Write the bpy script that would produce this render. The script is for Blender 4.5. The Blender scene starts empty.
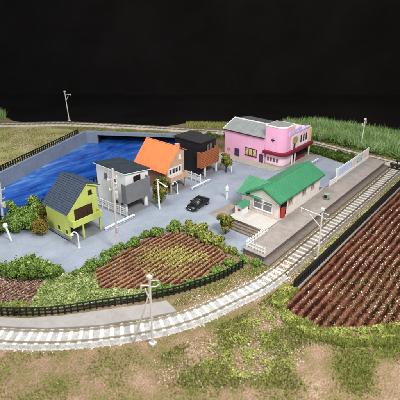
import bpy, math, random
import numpy as np
from mathutils import Vector, Matrix
from mathutils.geometry import delaunay_2d_cdt
random.seed(7)
rng = np.random.default_rng(7)
S = bpy.context.scene
COL = S.collection
PI = math.pi
R = math.radians
# World frame: X runs along the station platform, Y across the street, Z up (metres of the modelled place).

# ------------------------------------------------------------------ materials
def new_mat(name):
    m = bpy.data.materials.new(name); m.use_nodes = True
    nt = m.node_tree; b = nt.nodes['Principled BSDF']
    return m, nt, b
def ramp_node(nt, stops):
    r = nt.nodes.new('ShaderNodeValToRGB')
    e = r.color_ramp.elements
    while len(e) < len(stops): e.new(0.5)
    for i, (p, c) in enumerate(stops):
        e[i].position = p; e[i].color = (*c, 1)
    return r
def mat(name, col, rough=.6, var=.18, scale=3.0, bump=.0, bscale=20, metal=0, spec=.35, dirt=None):
    m, nt, b = new_mat(name)
    tc = nt.nodes.new('ShaderNodeTexCoord')
    n = nt.nodes.new('ShaderNodeTexNoise'); n.inputs['Scale'].default_value = scale; n.inputs['Detail'].default_value = 6
    n.inputs['Roughness'].default_value = .65
    nt.links.new(tc.outputs['Object'], n.inputs['Vector'])
    lo = tuple(max(0, c*(1-var)) for c in col); hi = tuple(min(1, c*(1+var)) for c in col)
    if dirt: lo = dirt
    r = ramp_node(nt, [(.32, lo), (.68, hi)])
    nt.links.new(n.outputs['Fac'], r.inputs['Fac'])
    nt.links.new(r.outputs['Color'], b.inputs['Base Color'])
    b.inputs['Roughness'].default_value = rough; b.inputs['Metallic'].default_value = metal
    b.inputs['Specular IOR Level'].default_value = spec
    if bump:
        n2 = nt.nodes.new('ShaderNodeTexNoise'); n2.inputs['Scale'].default_value = bscale; n2.inputs['Detail'].default_value = 5
        nt.links.new(tc.outputs['Object'], n2.inputs['Vector'])
        bp = nt.nodes.new('ShaderNodeBump'); bp.inputs['Strength'].default_value = bump; bp.inputs['Distance'].default_value = .1
        nt.links.new(n2.outputs['Fac'], bp.inputs['Height']); nt.links.new(bp.outputs['Normal'], b.inputs['Normal'])
    return m
def multi(name, scale, stops, rough=.9, bump=.5, bscale=9, fine=14, mix=.5, spec=.2):
    """ground-type surface: broad noise blended with fine speckle through one ramp"""
    m, nt, b = new_mat(name)
    tc = nt.nodes.new('ShaderNodeTexCoord')
    a = nt.nodes.new('ShaderNodeTexNoise'); a.inputs['Scale'].default_value = scale; a.inputs['Detail'].default_value = 8; a.inputs['Roughness'].default_value = .7
    f = nt.nodes.new('ShaderNodeTexNoise'); f.inputs['Scale'].default_value = fine; f.inputs['Detail'].default_value = 3
    mx = nt.nodes.new('ShaderNodeMix'); mx.inputs['Factor'].default_value = mix
    for q in (a, f): nt.links.new(tc.outputs['Object'], q.inputs['Vector'])
    nt.links.new(a.outputs['Fac'], mx.inputs['A']); nt.links.new(f.outputs['Fac'], mx.inputs['B'])
    r = ramp_node(nt, stops); nt.links.new(mx.outputs['Result'], r.inputs['Fac'])
    nt.links.new(r.outputs['Color'], b.inputs['Base Color'])
    b.inputs['Roughness'].default_value = rough; b.inputs['Specular IOR Level'].default_value = spec
    bp = nt.nodes.new('ShaderNodeBump'); bp.inputs['Strength'].default_value = bump; bp.inputs['Distance'].default_value = .12
    nt.links.new(mx.outputs['Result'], bp.inputs['Height']); nt.links.new(bp.outputs['Normal'], b.inputs['Normal'])
    return m
def toned(name, stops, rough=.75, spec=.15):
    """colour from the per-face 'tone' attribute written by the mesh builders"""
    m, nt, b = new_mat(name)
    at = nt.nodes.new('ShaderNodeAttribute'); at.attribute_name = 'tone'
    r = ramp_node(nt, stops); nt.links.new(at.outputs['Fac'], r.inputs['Fac'])
    nt.links.new(r.outputs['Color'], b.inputs['Base Color'])
    b.inputs['Roughness'].default_value = rough; b.inputs['Specular IOR Level'].default_value = spec
    return m
def weather(m, amt=.22):
    nt = m.node_tree; b = nt.nodes['Principled BSDF']; src = b.inputs['Base Color'].links[0].from_socket
    tc = nt.nodes.new('ShaderNodeTexCoord'); mp = nt.nodes.new('ShaderNodeMapping'); mp.inputs['Scale'].default_value = (3.2, 3.2, .28)
    n = nt.nodes.new('ShaderNodeTexNoise'); n.inputs['Scale'].default_value = 1; n.inputs['Detail'].default_value = 5; n.inputs['Roughness'].default_value = .7
    nt.links.new(tc.outputs['Object'], mp.inputs['Vector']); nt.links.new(mp.outputs['Vector'], n.inputs['Vector'])
    r = nt.nodes.new('ShaderNodeMapRange'); r.inputs['From Min'].default_value = .5; r.inputs['From Max'].default_value = .8; r.inputs['To Max'].default_value = amt
    nt.links.new(n.outputs['Fac'], r.inputs['Value'])
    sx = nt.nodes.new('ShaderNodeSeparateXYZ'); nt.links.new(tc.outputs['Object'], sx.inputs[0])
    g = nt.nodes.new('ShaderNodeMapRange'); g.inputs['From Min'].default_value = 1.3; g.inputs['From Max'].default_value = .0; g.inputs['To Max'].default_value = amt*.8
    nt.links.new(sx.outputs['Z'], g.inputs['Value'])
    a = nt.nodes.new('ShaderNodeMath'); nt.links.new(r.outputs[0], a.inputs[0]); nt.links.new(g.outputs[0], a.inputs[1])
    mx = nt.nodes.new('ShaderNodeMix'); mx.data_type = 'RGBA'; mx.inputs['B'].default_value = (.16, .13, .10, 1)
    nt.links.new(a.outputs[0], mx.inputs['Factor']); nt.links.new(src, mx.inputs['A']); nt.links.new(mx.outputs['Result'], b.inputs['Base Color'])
def blotches(name, scale, cols, rough=.5):
    m, nt, b = new_mat(name)
    tc = nt.nodes.new('ShaderNodeTexCoord')
    n = nt.nodes.new('ShaderNodeTexNoise'); n.inputs['Scale'].default_value = scale; n.inputs['Detail'].default_value = 3
    nt.links.new(tc.outputs['Object'], n.inputs['Vector'])
    k = len(cols); r = ramp_node(nt, [(.3+.4*i/(k-1), c) for i, c in enumerate(cols)])
    nt.links.new(n.outputs['Fac'], r.inputs['Fac']); nt.links.new(r.outputs['Color'], b.inputs['Base Color'])
    b.inputs['Roughness'].default_value = rough
    return m

M = {}
M['turf'] = multi('turf_gravel', .32, [(.36, (.06, .075, .016)), (.44, (.13, .14, .03)), (.5, (.22, .145, .085)), (.57, (.30, .20, .13)), (.64, (.40, .31, .22))], fine=7, bump=.8)
M['lawn'] = multi('dry_lawn', .35, [(.34, (.14, .17, .04)), (.44, (.29, .28, .11)), (.54, (.42, .36, .19)), (.66, (.46, .31, .21))], fine=5)
M['street'] = multi('street_asphalt', .22, [(.34, (.20, .225, .27)), (.46, (.265, .292, .345)), (.54, (.30, .33, .385)), (.66, (.37, .40, .45))], fine=16, bump=.3, mix=.42)
M['slab'] = mat('slab_grey', (.37, .345, .33), .75, .1, 1.2, .15, 18)
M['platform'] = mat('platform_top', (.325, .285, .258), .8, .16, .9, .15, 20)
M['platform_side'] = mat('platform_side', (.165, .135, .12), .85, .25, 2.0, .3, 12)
M['station_floor'] = mat('station_floor', (.50, .47, .43), .7, .10, 1.5, .1, 20)
M['step'] = mat('step_brown', (.20, .155, .13), .8, .25, 2.5, .2, 15)
M['table'] = mat('table_black', (.006, .006, .006), 1.0, .2, 1, spec=0)
M['backdrop'] = mat('backdrop_cloth', (.0115, .0105, .0100), 1.0, .25, .05, .05, .6, spec=0)
M['canal_wall'] = multi('canal_concrete', .5, [(.3, (.17, .22, .30)), (.5, (.25, .31, .40)), (.7, (.35, .41, .48))], fine=9, bump=.3)
M['dark'] = mat('recess_shade', (.004, .005, .007), .9, .2, 2)  # near-black colour stands for the shade inside openings
M['ballast_grey'] = multi('ballast_grey', 2.5, [(.34, (.10, .085, .07)), (.48, (.22, .19, .16)), (.6, (.36, .32, .27)), (.7, (.46, .42, .36))], fine=9, bump=.9)
M['ballast_white'] = multi('ballast_pale', 2.5, [(.32, (.13, .125, .12)), (.44, (.34, .33, .315)), (.56, (.52, .505, .48)), (.7, (.68, .665, .64))], fine=13, bump=1.0)
M['ballast_tan'] = multi('ballast_tan', 2.5, [(.34, (.22, .18, .13)), (.5, (.48, .42, .33)), (.66, (.62, .57, .48))], fine=8, bump=.9)
M['sleeper_pale'] = mat('sleeper_pale', (.52, .48, .42), .75, .15, 5)
M['sleeper_white'] = mat('sleeper_white', (.70, .69, .67), .65, .14, 5)
M['sleeper_cream'] = mat('sleeper_cream', (.62, .57, .48), .7, .12, 5)
M['rail'] = mat('rail_steel', (.40, .34, .24), .35, .15, 3, metal=.6)
M['rail_brown'] = mat('rail_brown', (.20, .165, .13), .4, .2, 3, metal=.5)
M['black'] = mat('black_plastic', (.012, .013, .013), .45, .3, 6, spec=.4)
M['white'] = mat('white_plastic', (.80, .80, .78), .5, .05, 4, .05, 12)
M['pole'] = mat('pole_grey', (.56, .53, .49), .6, .12, 2.5, .1, 10)
M['mast'] = mat('mast_cream', (.66, .63, .57), .6, .10, 2.5, .1, 10)
M['soil_red'] = multi('ploughed_soil', .5, [(.3, (.05, .014, .008)), (.5, (.115, .034, .018)), (.7, (.20, .072, .036))], fine=6, bump=.9)
M['soil_brown'] = multi('field_soil', .5, [(.3, (.06, .022, .014)), (.5, (.14, .052, .03)), (.7, (.24, .115, .06))], fine=6, bump=.9)
M['soil_mauve'] = multi('mauve_soil', .6, [(.3, (.09, .035, .035)), (.48, (.18, .085, .08)), (.6, (.27, .15, .14)), (.72, (.42, .32, .30))], fine=5, bump=.9)
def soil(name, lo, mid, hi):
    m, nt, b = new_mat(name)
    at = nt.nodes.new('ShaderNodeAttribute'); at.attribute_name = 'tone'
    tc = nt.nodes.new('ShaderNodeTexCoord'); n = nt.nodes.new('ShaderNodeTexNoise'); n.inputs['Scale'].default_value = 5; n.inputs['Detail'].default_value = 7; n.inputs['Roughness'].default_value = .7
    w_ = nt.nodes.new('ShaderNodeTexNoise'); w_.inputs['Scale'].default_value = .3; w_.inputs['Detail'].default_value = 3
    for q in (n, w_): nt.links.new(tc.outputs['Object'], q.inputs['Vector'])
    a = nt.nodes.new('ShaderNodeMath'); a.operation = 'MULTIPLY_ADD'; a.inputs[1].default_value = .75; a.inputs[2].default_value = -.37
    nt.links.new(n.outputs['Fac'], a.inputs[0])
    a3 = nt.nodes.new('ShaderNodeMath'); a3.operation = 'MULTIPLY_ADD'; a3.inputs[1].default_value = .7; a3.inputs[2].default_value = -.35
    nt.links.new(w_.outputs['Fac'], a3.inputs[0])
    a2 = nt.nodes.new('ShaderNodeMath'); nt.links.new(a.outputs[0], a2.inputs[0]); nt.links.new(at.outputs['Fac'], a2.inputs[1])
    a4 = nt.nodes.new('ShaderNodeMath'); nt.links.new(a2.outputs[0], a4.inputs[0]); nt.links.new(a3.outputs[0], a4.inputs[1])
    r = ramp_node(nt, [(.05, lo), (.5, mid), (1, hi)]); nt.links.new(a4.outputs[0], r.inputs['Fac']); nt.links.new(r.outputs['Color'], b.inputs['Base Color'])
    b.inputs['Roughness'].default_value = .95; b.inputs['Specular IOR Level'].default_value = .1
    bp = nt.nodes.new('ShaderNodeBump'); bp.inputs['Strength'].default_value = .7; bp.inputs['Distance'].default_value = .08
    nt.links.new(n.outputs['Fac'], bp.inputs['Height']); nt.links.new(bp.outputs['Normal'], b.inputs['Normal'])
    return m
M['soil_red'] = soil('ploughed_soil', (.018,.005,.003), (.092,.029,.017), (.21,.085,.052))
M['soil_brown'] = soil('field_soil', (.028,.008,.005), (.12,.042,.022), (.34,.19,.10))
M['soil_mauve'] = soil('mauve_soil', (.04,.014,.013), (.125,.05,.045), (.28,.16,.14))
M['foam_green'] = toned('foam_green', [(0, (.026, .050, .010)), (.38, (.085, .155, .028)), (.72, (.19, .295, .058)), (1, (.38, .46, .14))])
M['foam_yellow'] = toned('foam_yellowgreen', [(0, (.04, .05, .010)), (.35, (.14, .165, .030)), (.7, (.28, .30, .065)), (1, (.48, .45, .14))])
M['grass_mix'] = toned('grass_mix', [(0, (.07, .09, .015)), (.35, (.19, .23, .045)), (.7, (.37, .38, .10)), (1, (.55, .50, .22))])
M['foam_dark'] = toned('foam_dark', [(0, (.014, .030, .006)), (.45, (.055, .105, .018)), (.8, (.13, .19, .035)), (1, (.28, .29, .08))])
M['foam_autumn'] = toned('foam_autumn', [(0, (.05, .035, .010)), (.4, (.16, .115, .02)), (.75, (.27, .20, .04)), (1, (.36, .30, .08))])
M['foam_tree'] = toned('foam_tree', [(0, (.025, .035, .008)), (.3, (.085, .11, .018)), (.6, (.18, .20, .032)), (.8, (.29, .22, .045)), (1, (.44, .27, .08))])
M['tallgrass'] = toned('tall_grass', [(0, (.06, .09, .02)), (.3, (.16, .26, .065)), (.65, (.31, .46, .17)), (1, (.52, .64, .35))])
M['tuft'] = toned('grass_tuft', [(0, (.06, .085, .012)), (.35, (.17, .21, .035)), (.7, (.33, .35, .08)), (1, (.48, .42, .19))])
M['leafy'] = toned('leafy_crop', [(0, (.045, .08, .015)), (.35, (.14, .20, .045)), (.65, (.28, .34, .11)), (.85, (.48, .48, .24)), (1, (.66, .62, .42))])
M['stubble'] = toned('stubble', [(0, (.10, .12, .02)), (.35, (.24, .15, .06)), (.62, (.48, .38, .26)), (1, (.80, .74, .66))])
M['dryplants'] = toned('dry_plants', [(0, (.17, .20, .03)), (.5, (.42, .42, .10)), (1, (.66, .60, .24))])
M['trunk'] = mat('trunk', (.07, .045, .03), .9, .3, 4, .4, 15)
# buildings
M['lime'] = mat('lime_wall', (.57, .64, .15), .6, .07, .8, .06, 14)
M['tile_navy'] = mat('navy_roof', (.050, .066, .098), .55, .2, 1.5, .08, 12)
M['brown_dark'] = mat('brown_frame', (.055, .026, .020), .5, .25, 4)
M['glass_dark'] = mat('dark_pane', (.018, .020, .024), .12, .3, 3, spec=.6)
M['glass_pale'] = mat('pale_pane', (.16, .16, .17), .15, .3, 2, spec=.6)
M['white_wall'] = mat('white_wall', (.82, .81, .81), .6, .05, .7, .06, 14)
M['roof_slate'] = mat('slate_roof', (.030, .040, .052), .6, .25, .8, .08, 10)
M['grey_panel'] = mat('grey_panel', (.185, .19, .20), .6, .10, 1, .05, 12)
M['orange_roof'] = mat('orange_roof', (.86, .215, .070), .6, .10, .9, .06, 12)
M['beige_wall'] = mat('beige_wall', (.56, .37, .26), .7, .14, 1.6, .12, 10)
M['brick_wall'] = mat('brown_wall', (.30, .15, .10), .75, .18, 1.6, .12, 10)
M['black_wall'] = mat('black_wall', (.016, .016, .019), .6, .3, .9, .06, 12)
M['black_roof'] = mat('black_roof', (.030, .027, .028), .7, .25, .8, .08, 10)
M['terracotta'] = mat('terracotta_panel', (.40, .125, .045), .6, .15, 1.5, .06, 10)
M['plinth'] = mat('plinth_grey', (.22, .23, .25), .8, .15, 1.5, .1, 14)
M['pink'] = mat('pink_wall', (.87, .43, .62), .6, .05, .5, .06, 14)
M['pink_pale'] = mat('pink_pale_wall', (.89, .64, .74), .6, .05, .8, .06, 14)
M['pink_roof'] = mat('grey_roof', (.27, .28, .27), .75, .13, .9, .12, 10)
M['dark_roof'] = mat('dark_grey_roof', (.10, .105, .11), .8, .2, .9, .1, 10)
M['maroon'] = mat('maroon_canopy', (.19, .012, .025), .5, .15, 2)
M['lilac'] = mat('lilac_board', (.66, .55, .83), .55, .1, 2)
M['peach'] = mat('peach_panel', (.84, .52, .26), .6, .08, 2)
M['navy_door'] = mat('navy_door', (.05, .04, .085), .45, .2, 3)
M['pave'] = mat('paving_beige', (.36, .33, .28), .85, .14, 1.2, .15, 16)
M['poster_tree'] = blotches('poster_greens', 1.3, [(.05, .06, .03), (.22, .24, .05), (.45, .42, .12), (.12, .2, .06), (.7, .62, .4)])
M['poster_mix'] = blotches('poster_mixed', 3.0, [(.06, .02, .05), (.55, .4, .1), (.75, .6, .5), (.3, .1, .15)])
M['poster_dark'] = blotches('poster_dark', 4.0, [(.05, .015, .05), (.25, .08, .10), (.10, .03, .08), (.55, .40, .15)])
M['bill_blue'] = blotches('hoarding_blue', 1.6, [(.34, .45, .80), (.70, .76, .88), (.42, .52, .85), (.80, .80, .88)])
M['bill_pink'] = blotches('hoarding_pink', 1.6, [(.86, .50, .48), (.88, .72, .70), (.80, .40, .40)])
M['bill_green'] = blotches('hoarding_green', 1.5, [(.05, .25, .15), (.2, .52, .32), (.62, .78, .66), (.06, .2, .25)])
M['green_roof'] = mat('green_roof', (.052, .235, .115), .55, .10, .8, .06, 12)
M['green_trim'] = mat('green_trim', (.030, .17, .06), .6, .1, 2)
M['cream'] = mat('cream_wall', (.82, .77, .73), .65, .06, .8, .08, 14)
M['pinkbeige'] = mat('pinkish_boards', (.76, .63, .56), .65, .08, 1.2, .08, 14)
M['red'] = mat('red_panel', (.42, .04, .03), .5, .2, 3)
M['car_paint'] = mat('car_black_paint', (.010, .010, .012), .22, .2, 2, spec=.6)
M['tyre'] = mat('tyre', (.010, .010, .010), .85, .2, 4)
M['rim'] = mat('rim', (.22, .22, .23), .3, .1, 4, metal=.8)
M['lamp_clear'] = mat('headlight', (.62, .62, .60), .2, .1, 5, spec=.7)
M['lamp_blue'] = mat('lamp_head', (.72, .80, .84), .35, .05, 5)
M['box_green'] = mat('box_greygreen', (.30, .36, .31), .6, .12, 2)

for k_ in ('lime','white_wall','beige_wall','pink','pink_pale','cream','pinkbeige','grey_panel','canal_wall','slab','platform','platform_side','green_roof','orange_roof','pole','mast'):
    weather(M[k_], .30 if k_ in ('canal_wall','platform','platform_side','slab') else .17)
def water_mat():
    m, nt, b = new_mat('canal_water')
    tc = nt.nodes.new('ShaderNodeTexCoord'); mp = nt.nodes.new('ShaderNodeMapping')
    mp.inputs['Rotation'].default_value = (0, 0, R(-26)); mp.inputs['Scale'].default_value = (.20, .62, 1)
    n = nt.nodes.new('ShaderNodeTexNoise'); n.inputs['Scale'].default_value = 1.0; n.inputs['Detail'].default_value = 7; n.inputs['Roughness'].default_value = .62; n.inputs['Distortion'].default_value = .6
    nt.links.new(tc.outputs['Object'], mp.inputs['Vector']); nt.links.new(mp.outputs['Vector'], n.inputs['Vector'])
    r = ramp_node(nt, [(.30, (.006, .030, .16)), (.46, (.014, .075, .37)), (.57, (.028, .125, .47)), (.69, (.08, .22, .54)), (.86, (.32, .48, .66))])
    sx = nt.nodes.new('ShaderNodeSeparateXYZ'); nt.links.new(tc.outputs['Object'], sx.inputs[0])
    # distance from the left bank (line through 29.3,69 and 55.8,83): pale reflection painted into the colour beside it
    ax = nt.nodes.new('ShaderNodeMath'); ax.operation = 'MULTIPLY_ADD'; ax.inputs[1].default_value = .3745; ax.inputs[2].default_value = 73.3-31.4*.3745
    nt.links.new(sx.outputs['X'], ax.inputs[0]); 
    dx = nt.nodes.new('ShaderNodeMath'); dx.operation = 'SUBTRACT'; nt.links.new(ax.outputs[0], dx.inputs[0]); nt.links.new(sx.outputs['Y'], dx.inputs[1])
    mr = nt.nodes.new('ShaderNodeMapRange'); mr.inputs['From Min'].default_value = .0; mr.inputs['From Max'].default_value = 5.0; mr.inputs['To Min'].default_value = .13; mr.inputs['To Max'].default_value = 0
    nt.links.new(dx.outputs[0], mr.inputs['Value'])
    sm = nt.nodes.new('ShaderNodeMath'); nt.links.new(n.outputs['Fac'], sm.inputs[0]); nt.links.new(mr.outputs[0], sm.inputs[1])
    nt.links.new(sm.outputs[0], r.inputs['Fac']); nt.links.new(r.outputs['Color'], b.inputs['Base Color'])
    b.inputs['Roughness'].default_value = .22; b.inputs['Specular IOR Level'].default_value = .5
    n2 = nt.nodes.new('ShaderNodeTexNoise'); n2.inputs['Scale'].default_value = 1.6; n2.inputs['Detail'].default_value = 4
    bp = nt.nodes.new('ShaderNodeBump'); bp.inputs['Strength'].default_value = .35; bp.inputs['Distance'].default_value = .15
    nt.links.new(tc.outputs['Object'], n2.inputs['Vector'])
    nt.links.new(n2.outputs['Fac'], bp.inputs['Height']); nt.links.new(bp.outputs['Normal'], b.inputs['Normal'])
    return m
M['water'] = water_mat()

# ------------------------------------------------------------------ mesh builder
ROOT = {}
class MB:
    def __init__(s): s.v = []; s.f = []; s.t = None
    def add(s, vs, fs):
        o = len(s.v); s.v += [tuple(p) for p in vs]; s.f += [tuple(i+o for i in f) for f in fs]; return s
    def box(s, x0, x1, y0, y1, z0, z1):
        return s.add([(x0,y0,z0),(x1,y0,z0),(x1,y1,z0),(x0,y1,z0),(x0,y0,z1),(x1,y0,z1),(x1,y1,z1),(x0,y1,z1)],
                     [(3,2,1,0),(4,5,6,7),(0,1,5,4),(1,2,6,5),(2,3,7,6),(3,0,4,7)])
    def beam(s, p, q, w, h):
        """box along p->q, w wide (horizontal), h tall, its axis in the middle"""
        p = Vector(p); q = Vector(q); d = (q-p).normalized()
        side = d.cross(Vector((0,0,1)))
        if side.length < 1e-4: side = Vector((1,0,0))
        side.normalize(); up = side.cross(d)
        vs = []
        for c in (p, q):
            for a, b in ((-1,-1),(1,-1),(1,1),(-1,1)): vs.append(c + side*(a*w/2) + up*(b*h/2))
        return s.add(vs, [(3,2,1,0),(4,5,6,7),(0,1,5,4),(1,2,6,5),(2,3,7,6),(3,0,4,7)])
    def tube(s, pts, rads, n=8, cap=True):
        pts = [Vector(p) for p in pts]
        if not isinstance(rads, (list, tuple)): rads = [rads]*len(pts)
        o = len(s.v)
        for i, p in enumerate(pts):
            d = (pts[min(i+1, len(pts)-1)] - pts[max(i-1, 0)]).normalized()
            a = d.cross(Vector((.3,.2,1))); 
            if a.length < 1e-3: a = d.cross(Vector((1,0,0)))
            a.normalize(); b = d.cross(a)
            for k in range(n):
                t = 2*PI*k/n; s.v.append(tuple(p + (a*math.cos(t)+b*math.sin(t))*rads[i]))
        for i in range(len(pts)-1):
            for k in range(n):
                s.f.append((o+i*n+k, o+i*n+(k+1)%n, o+(i+1)*n+(k+1)%n, o+(i+1)*n+k))
        if cap:
            s.f.append(tuple(o+k for k in range(n))[::-1]); s.f.append(tuple(o+(len(pts)-1)*n+k for k in range(n)))
        return s
    def prism(s, poly, z0, z1):
        n = len(poly); o = len(s.v)
        a = sum(poly[i][0]*poly[(i+1)%n][1]-poly[(i+1)%n][0]*poly[i][1] for i in range(n))
        if a < 0: poly = poly[::-1]
        s.v += [(x,y,z0) for x,y in poly] + [(x,y,z1) for x,y in poly]
        s.f += [tuple(o+i for i in range(n))[::-1], tuple(o+n+i for i in range(n))]
        s.f += [(o+i, o+(i+1)%n, o+n+(i+1)%n, o+n+i) for i in range(n)]
        return s
    def xz(s, poly, y0, y1):
        """polygon in the X-Z plane extruded along Y"""
        n = len(poly); o = len(s.v)
        s.v += [(x,y0,z) for x,z in poly] + [(x,y1,z) for x,z in poly]
        s.f += [tuple(o+i for i in range(n)), tuple(o+n+i for i in range(n))[::-1]]
        s.f += [(o+i, o+n+i, o+n+(i+1)%n, o+(i+1)%n) for i in range(n)]
        return s
    def yz(s, poly, x0, x1):
        n = len(poly); o = len(s.v)
        s.v += [(x0,y,z) for y,z in poly] + [(x1,y,z) for y,z in poly]
        s.f += [tuple(o+i for i in range(n)), tuple(o+n+i for i in range(n))[::-1]]
        s.f += [(o+i, o+n+i, o+n+(i+1)%n, o+(i+1)%n) for i in range(n)]
        return s
    def ball(s, c, r, n=8, m=5, sz=1):
        o = len(s.v); c = Vector(c)
        s.v.append(tuple(c+Vector((0,0,r*sz))))
        for i in range(1, m):
            for k in range(n):
                a = PI*i/m; t = 2*PI*k/n
                s.v.append(tuple(c+Vector((r*math.sin(a)*math.cos(t), r*math.sin(a)*math.sin(t), r*sz*math.cos(a)))))
        s.v.append(tuple(c-Vector((0,0,r*sz)))); e = len(s.v)-1
        for k in range(n): s.f.append((o, o+1+k, o+1+(k+1)%n)); s.f.append((e, o+1+(m-2)*n+(k+1)%n, o+1+(m-2)*n+k))
        for i in range(m-2):
            for k in range(n):
                s.f.append((o+1+i*n+k, o+1+(i+1)*n+k, o+1+(i+1)*n+(k+1)%n, o+1+i*n+(k+1)%n))
        return s
    def build(s, name, m, parent=None, bevel=0, smooth=False):
        loc = Vector((0,0,0))
        r = parent
        while r is not None and r.parent is not None: r = r.parent
        if r is not None: loc = Vector(r.location)
        me = bpy.data.meshes.new(name)
        me.from_pydata([(x-loc.x, y-loc.y, z-loc.z) for x,y,z in s.v], [], s.f)
        import bmesh
        bm = bmesh.new(); bm.from_mesh(me); bmesh.ops.recalc_face_normals(bm, faces=bm.faces[:]); bm.to_mesh(me); bm.free()
        me.materials.append(M[m] if isinstance(m, str) else m)
        if smooth:
            for p in me.polygons: p.use_smooth = True
        o = bpy.data.objects.new(name, me); COL.objects.link(o)
        if parent is not None: o.parent = parent
        if bevel:
            b = o.modifiers.new('edge', 'BEVEL'); b.width = bevel; b.segments = 2; b.limit_method = 'ANGLE'; b.angle_limit = R(40)
        return o
def fast_mesh(name, V, nf, k, tone, m, parent=None, loc=(0,0,0)):
    """numpy mesh of nf faces with k own vertices each"""
    me = bpy.data.meshes.new(name)
    me.vertices.add(nf*k); me.vertices.foreach_set('co', (np.asarray(V, dtype=np.float32).reshape(-1,3)-np.array(loc, dtype=np.float32)).ravel())
    me.loops.add(nf*k); me.loops.foreach_set('vertex_index', np.arange(nf*k, dtype=np.int32))
    me.polygons.add(nf); me.polygons.foreach_set('loop_start', np.arange(0, nf*k, k, dtype=np.int32))
    me.update(calc_edges=True)
    a = me.attributes.new('tone', 'FLOAT', 'FACE'); a.data.foreach_set('value', np.clip(tone, 0, 1).astype(np.float32))
    me.materials.append(M[m])
    o = bpy.data.objects.new(name, me); COL.objects.link(o)
    if parent is not None: o.parent = parent
    return o
def tag(o, label=None, cat=None, group=None, kind=None):
    if label: o['label'] = label
    if cat: o['category'] = cat
    if group: o['group'] = group
    if kind: o['kind'] = kind
    return o
def thing(name, label, cat, loc, group=None):
    o = bpy.data.objects.new(name, None); COL.objects.link(o); o.location = loc; o.empty_display_size = .2
    return tag(o, label, cat, group)
def struct(o): o['kind'] = 'structure'; return o
def copy_tree(o, loc, rot=None, scale=None, label=None):
    r = o.copy(); COL.objects.link(r); r.location = loc
    if rot is not None: r.rotation_euler = (0, 0, rot)
    if scale is not None: r.scale = scale
    if label: r['label'] = label
    for ch in list(o.children):
        c = ch.copy(); COL.objects.link(c); c.parent = r
        for g in list(ch.children):
            d = g.copy(); COL.objects.link(d); d.parent = c
    return r
def inside(px, py, poly):
    px = np.asarray(px); py = np.asarray(py); r = np.zeros(px.shape, bool); n = len(poly); j = n-1
    for i in range(n):
        xi, yi = poly[i]; xj, yj = poly[j]
        c = ((yi > py) != (yj > py)) & (px < (xj-xi)*(py-yi)/(yj-yi+1e-12)+xi)
        r ^= c; j = i
    return r
def pts_in(poly, n):
    p = np.array(poly); lo = p.min(0); hi = p.max(0); out = np.zeros((0,2))
    while len(out) < n:
        q = rng.uniform(lo, hi, (n*2, 2)); out = np.vstack([out, q[inside(q[:,0], q[:,1], poly)]])
    return out[:n]
def catmull(P, step=.4):
    P = [np.array(p, float) for p in P]; out = []
    Q = [2*P[0]-P[1]] + P + [2*P[-1]-P[-2]]
    for i in range(1, len(Q)-2):
        a, b, c, d = Q[i-1], Q[i], Q[i+1], Q[i+2]; n = max(2, int(np.linalg.norm(c-b)/step))
        for k in range(n):
            t = k/n; out.append(.5*((2*b)+(-a+c)*t+(2*a-5*b+4*c-d)*t*t+(-a+3*b-3*c+d)*t**3))
    out.append(P[-1]); return np.array(out)
def arclen(pl, pitch, start=0.0):
    """points and unit tangents every pitch metres along a polyline"""
    res = []; seg = np.diff(pl, axis=0); L = np.linalg.norm(seg, axis=1); cum = np.concatenate([[0], np.cumsum(L)])
    s = start
    while s <= cum[-1]+1e-6:
        i = min(np.searchsorted(cum, s, 'right')-1, len(seg)-1); t = (s-cum[i])/L[i]
        res.append((pl[i]+seg[i]*t, seg[i]/L[i])); s += pitch
    return res
def offset(pl, d):
    t = np.gradient(pl, axis=0); t /= np.linalg.norm(t, axis=1)[:,None]
    return pl + np.stack([-t[:,1], t[:,0]], 1)*d

# ------------------------------------------------------------------ leafy builders
def leaf_quads(C, N, size, flat=.0):
    """small randomly turned quads at centres C, roughly facing N"""
    n = len(C)
    A = rng.normal(size=(n,3)); A -= (A*N).sum(1)[:,None]*N*(1-flat*0); A /= np.linalg.norm(A, axis=1)[:,None]+1e-9
    B = np.cross(N, A); B /= np.linalg.norm(B, axis=1)[:,None]+1e-9
    tilt = rng.normal(0, .5, (n,1)); B = B*np.cos(tilt)+N*np.sin(tilt)
    s = (size*rng.uniform(.55, 1.35, n))[:,None]
    return np.stack([C-A*s-B*s*.6, C+A*s*.8-B*s, C+A*s+B*s*.7, C-A*s*.7+B*s], 1)
def clump(lobes, n, size):
    """leaves over the shells of several lobes [(centre, radii)], returns quads and tones"""
    w = np.array([l[1][0]*l[1][1]+l[1][0]*l[1][2] for l in lobes]); w = w/w.sum()
    Qs = []; T = []
    for (c, r), k in zip(lobes, (w*n).astype(int)+1):
        d = rng.normal(size=(k,3)); d /= np.linalg.norm(d, axis=1)[:,None]
        d[:,2] = np.where(d[:,2] < -.35, -d[:,2], d[:,2])
        rad = (rng.uniform(.70, 1.08, k)+.10*np.sin(d[:,0]*9+d[:,2]*7+c[0]*3)*np.sin(d[:,1]*8-d[:,2]*5+c[1]*3))[:,None]
        C = np.array(c)+d*np.array(r)*rad
        Nn = d+rng.normal(0, .45, (k,3)); Nn /= np.linalg.norm(Nn, axis=1)[:,None]
        Qs.append(leaf_quads(C, Nn, size))
        lobe = rng.uniform(-.12, .12)
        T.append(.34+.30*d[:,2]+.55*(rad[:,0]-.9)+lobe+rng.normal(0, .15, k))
    return np.concatenate(Qs), np.concatenate(T)
def rand_lobes(c, r, n, sub=.55):
    out = []
    for i in range(n):
        a = rng.uniform(0, 2*PI); e = rng.uniform(0, .75); q = rng.uniform(.75, 1.15)
        out.append(((c[0]+r[0]*e*math.cos(a), c[1]+r[1]*e*math.sin(a), c[2]+r[2]*rng.uniform(-.25, .5)), (r[0]*sub*q, r[1]*sub*q, r[2]*sub*q)))
    return out
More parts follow.
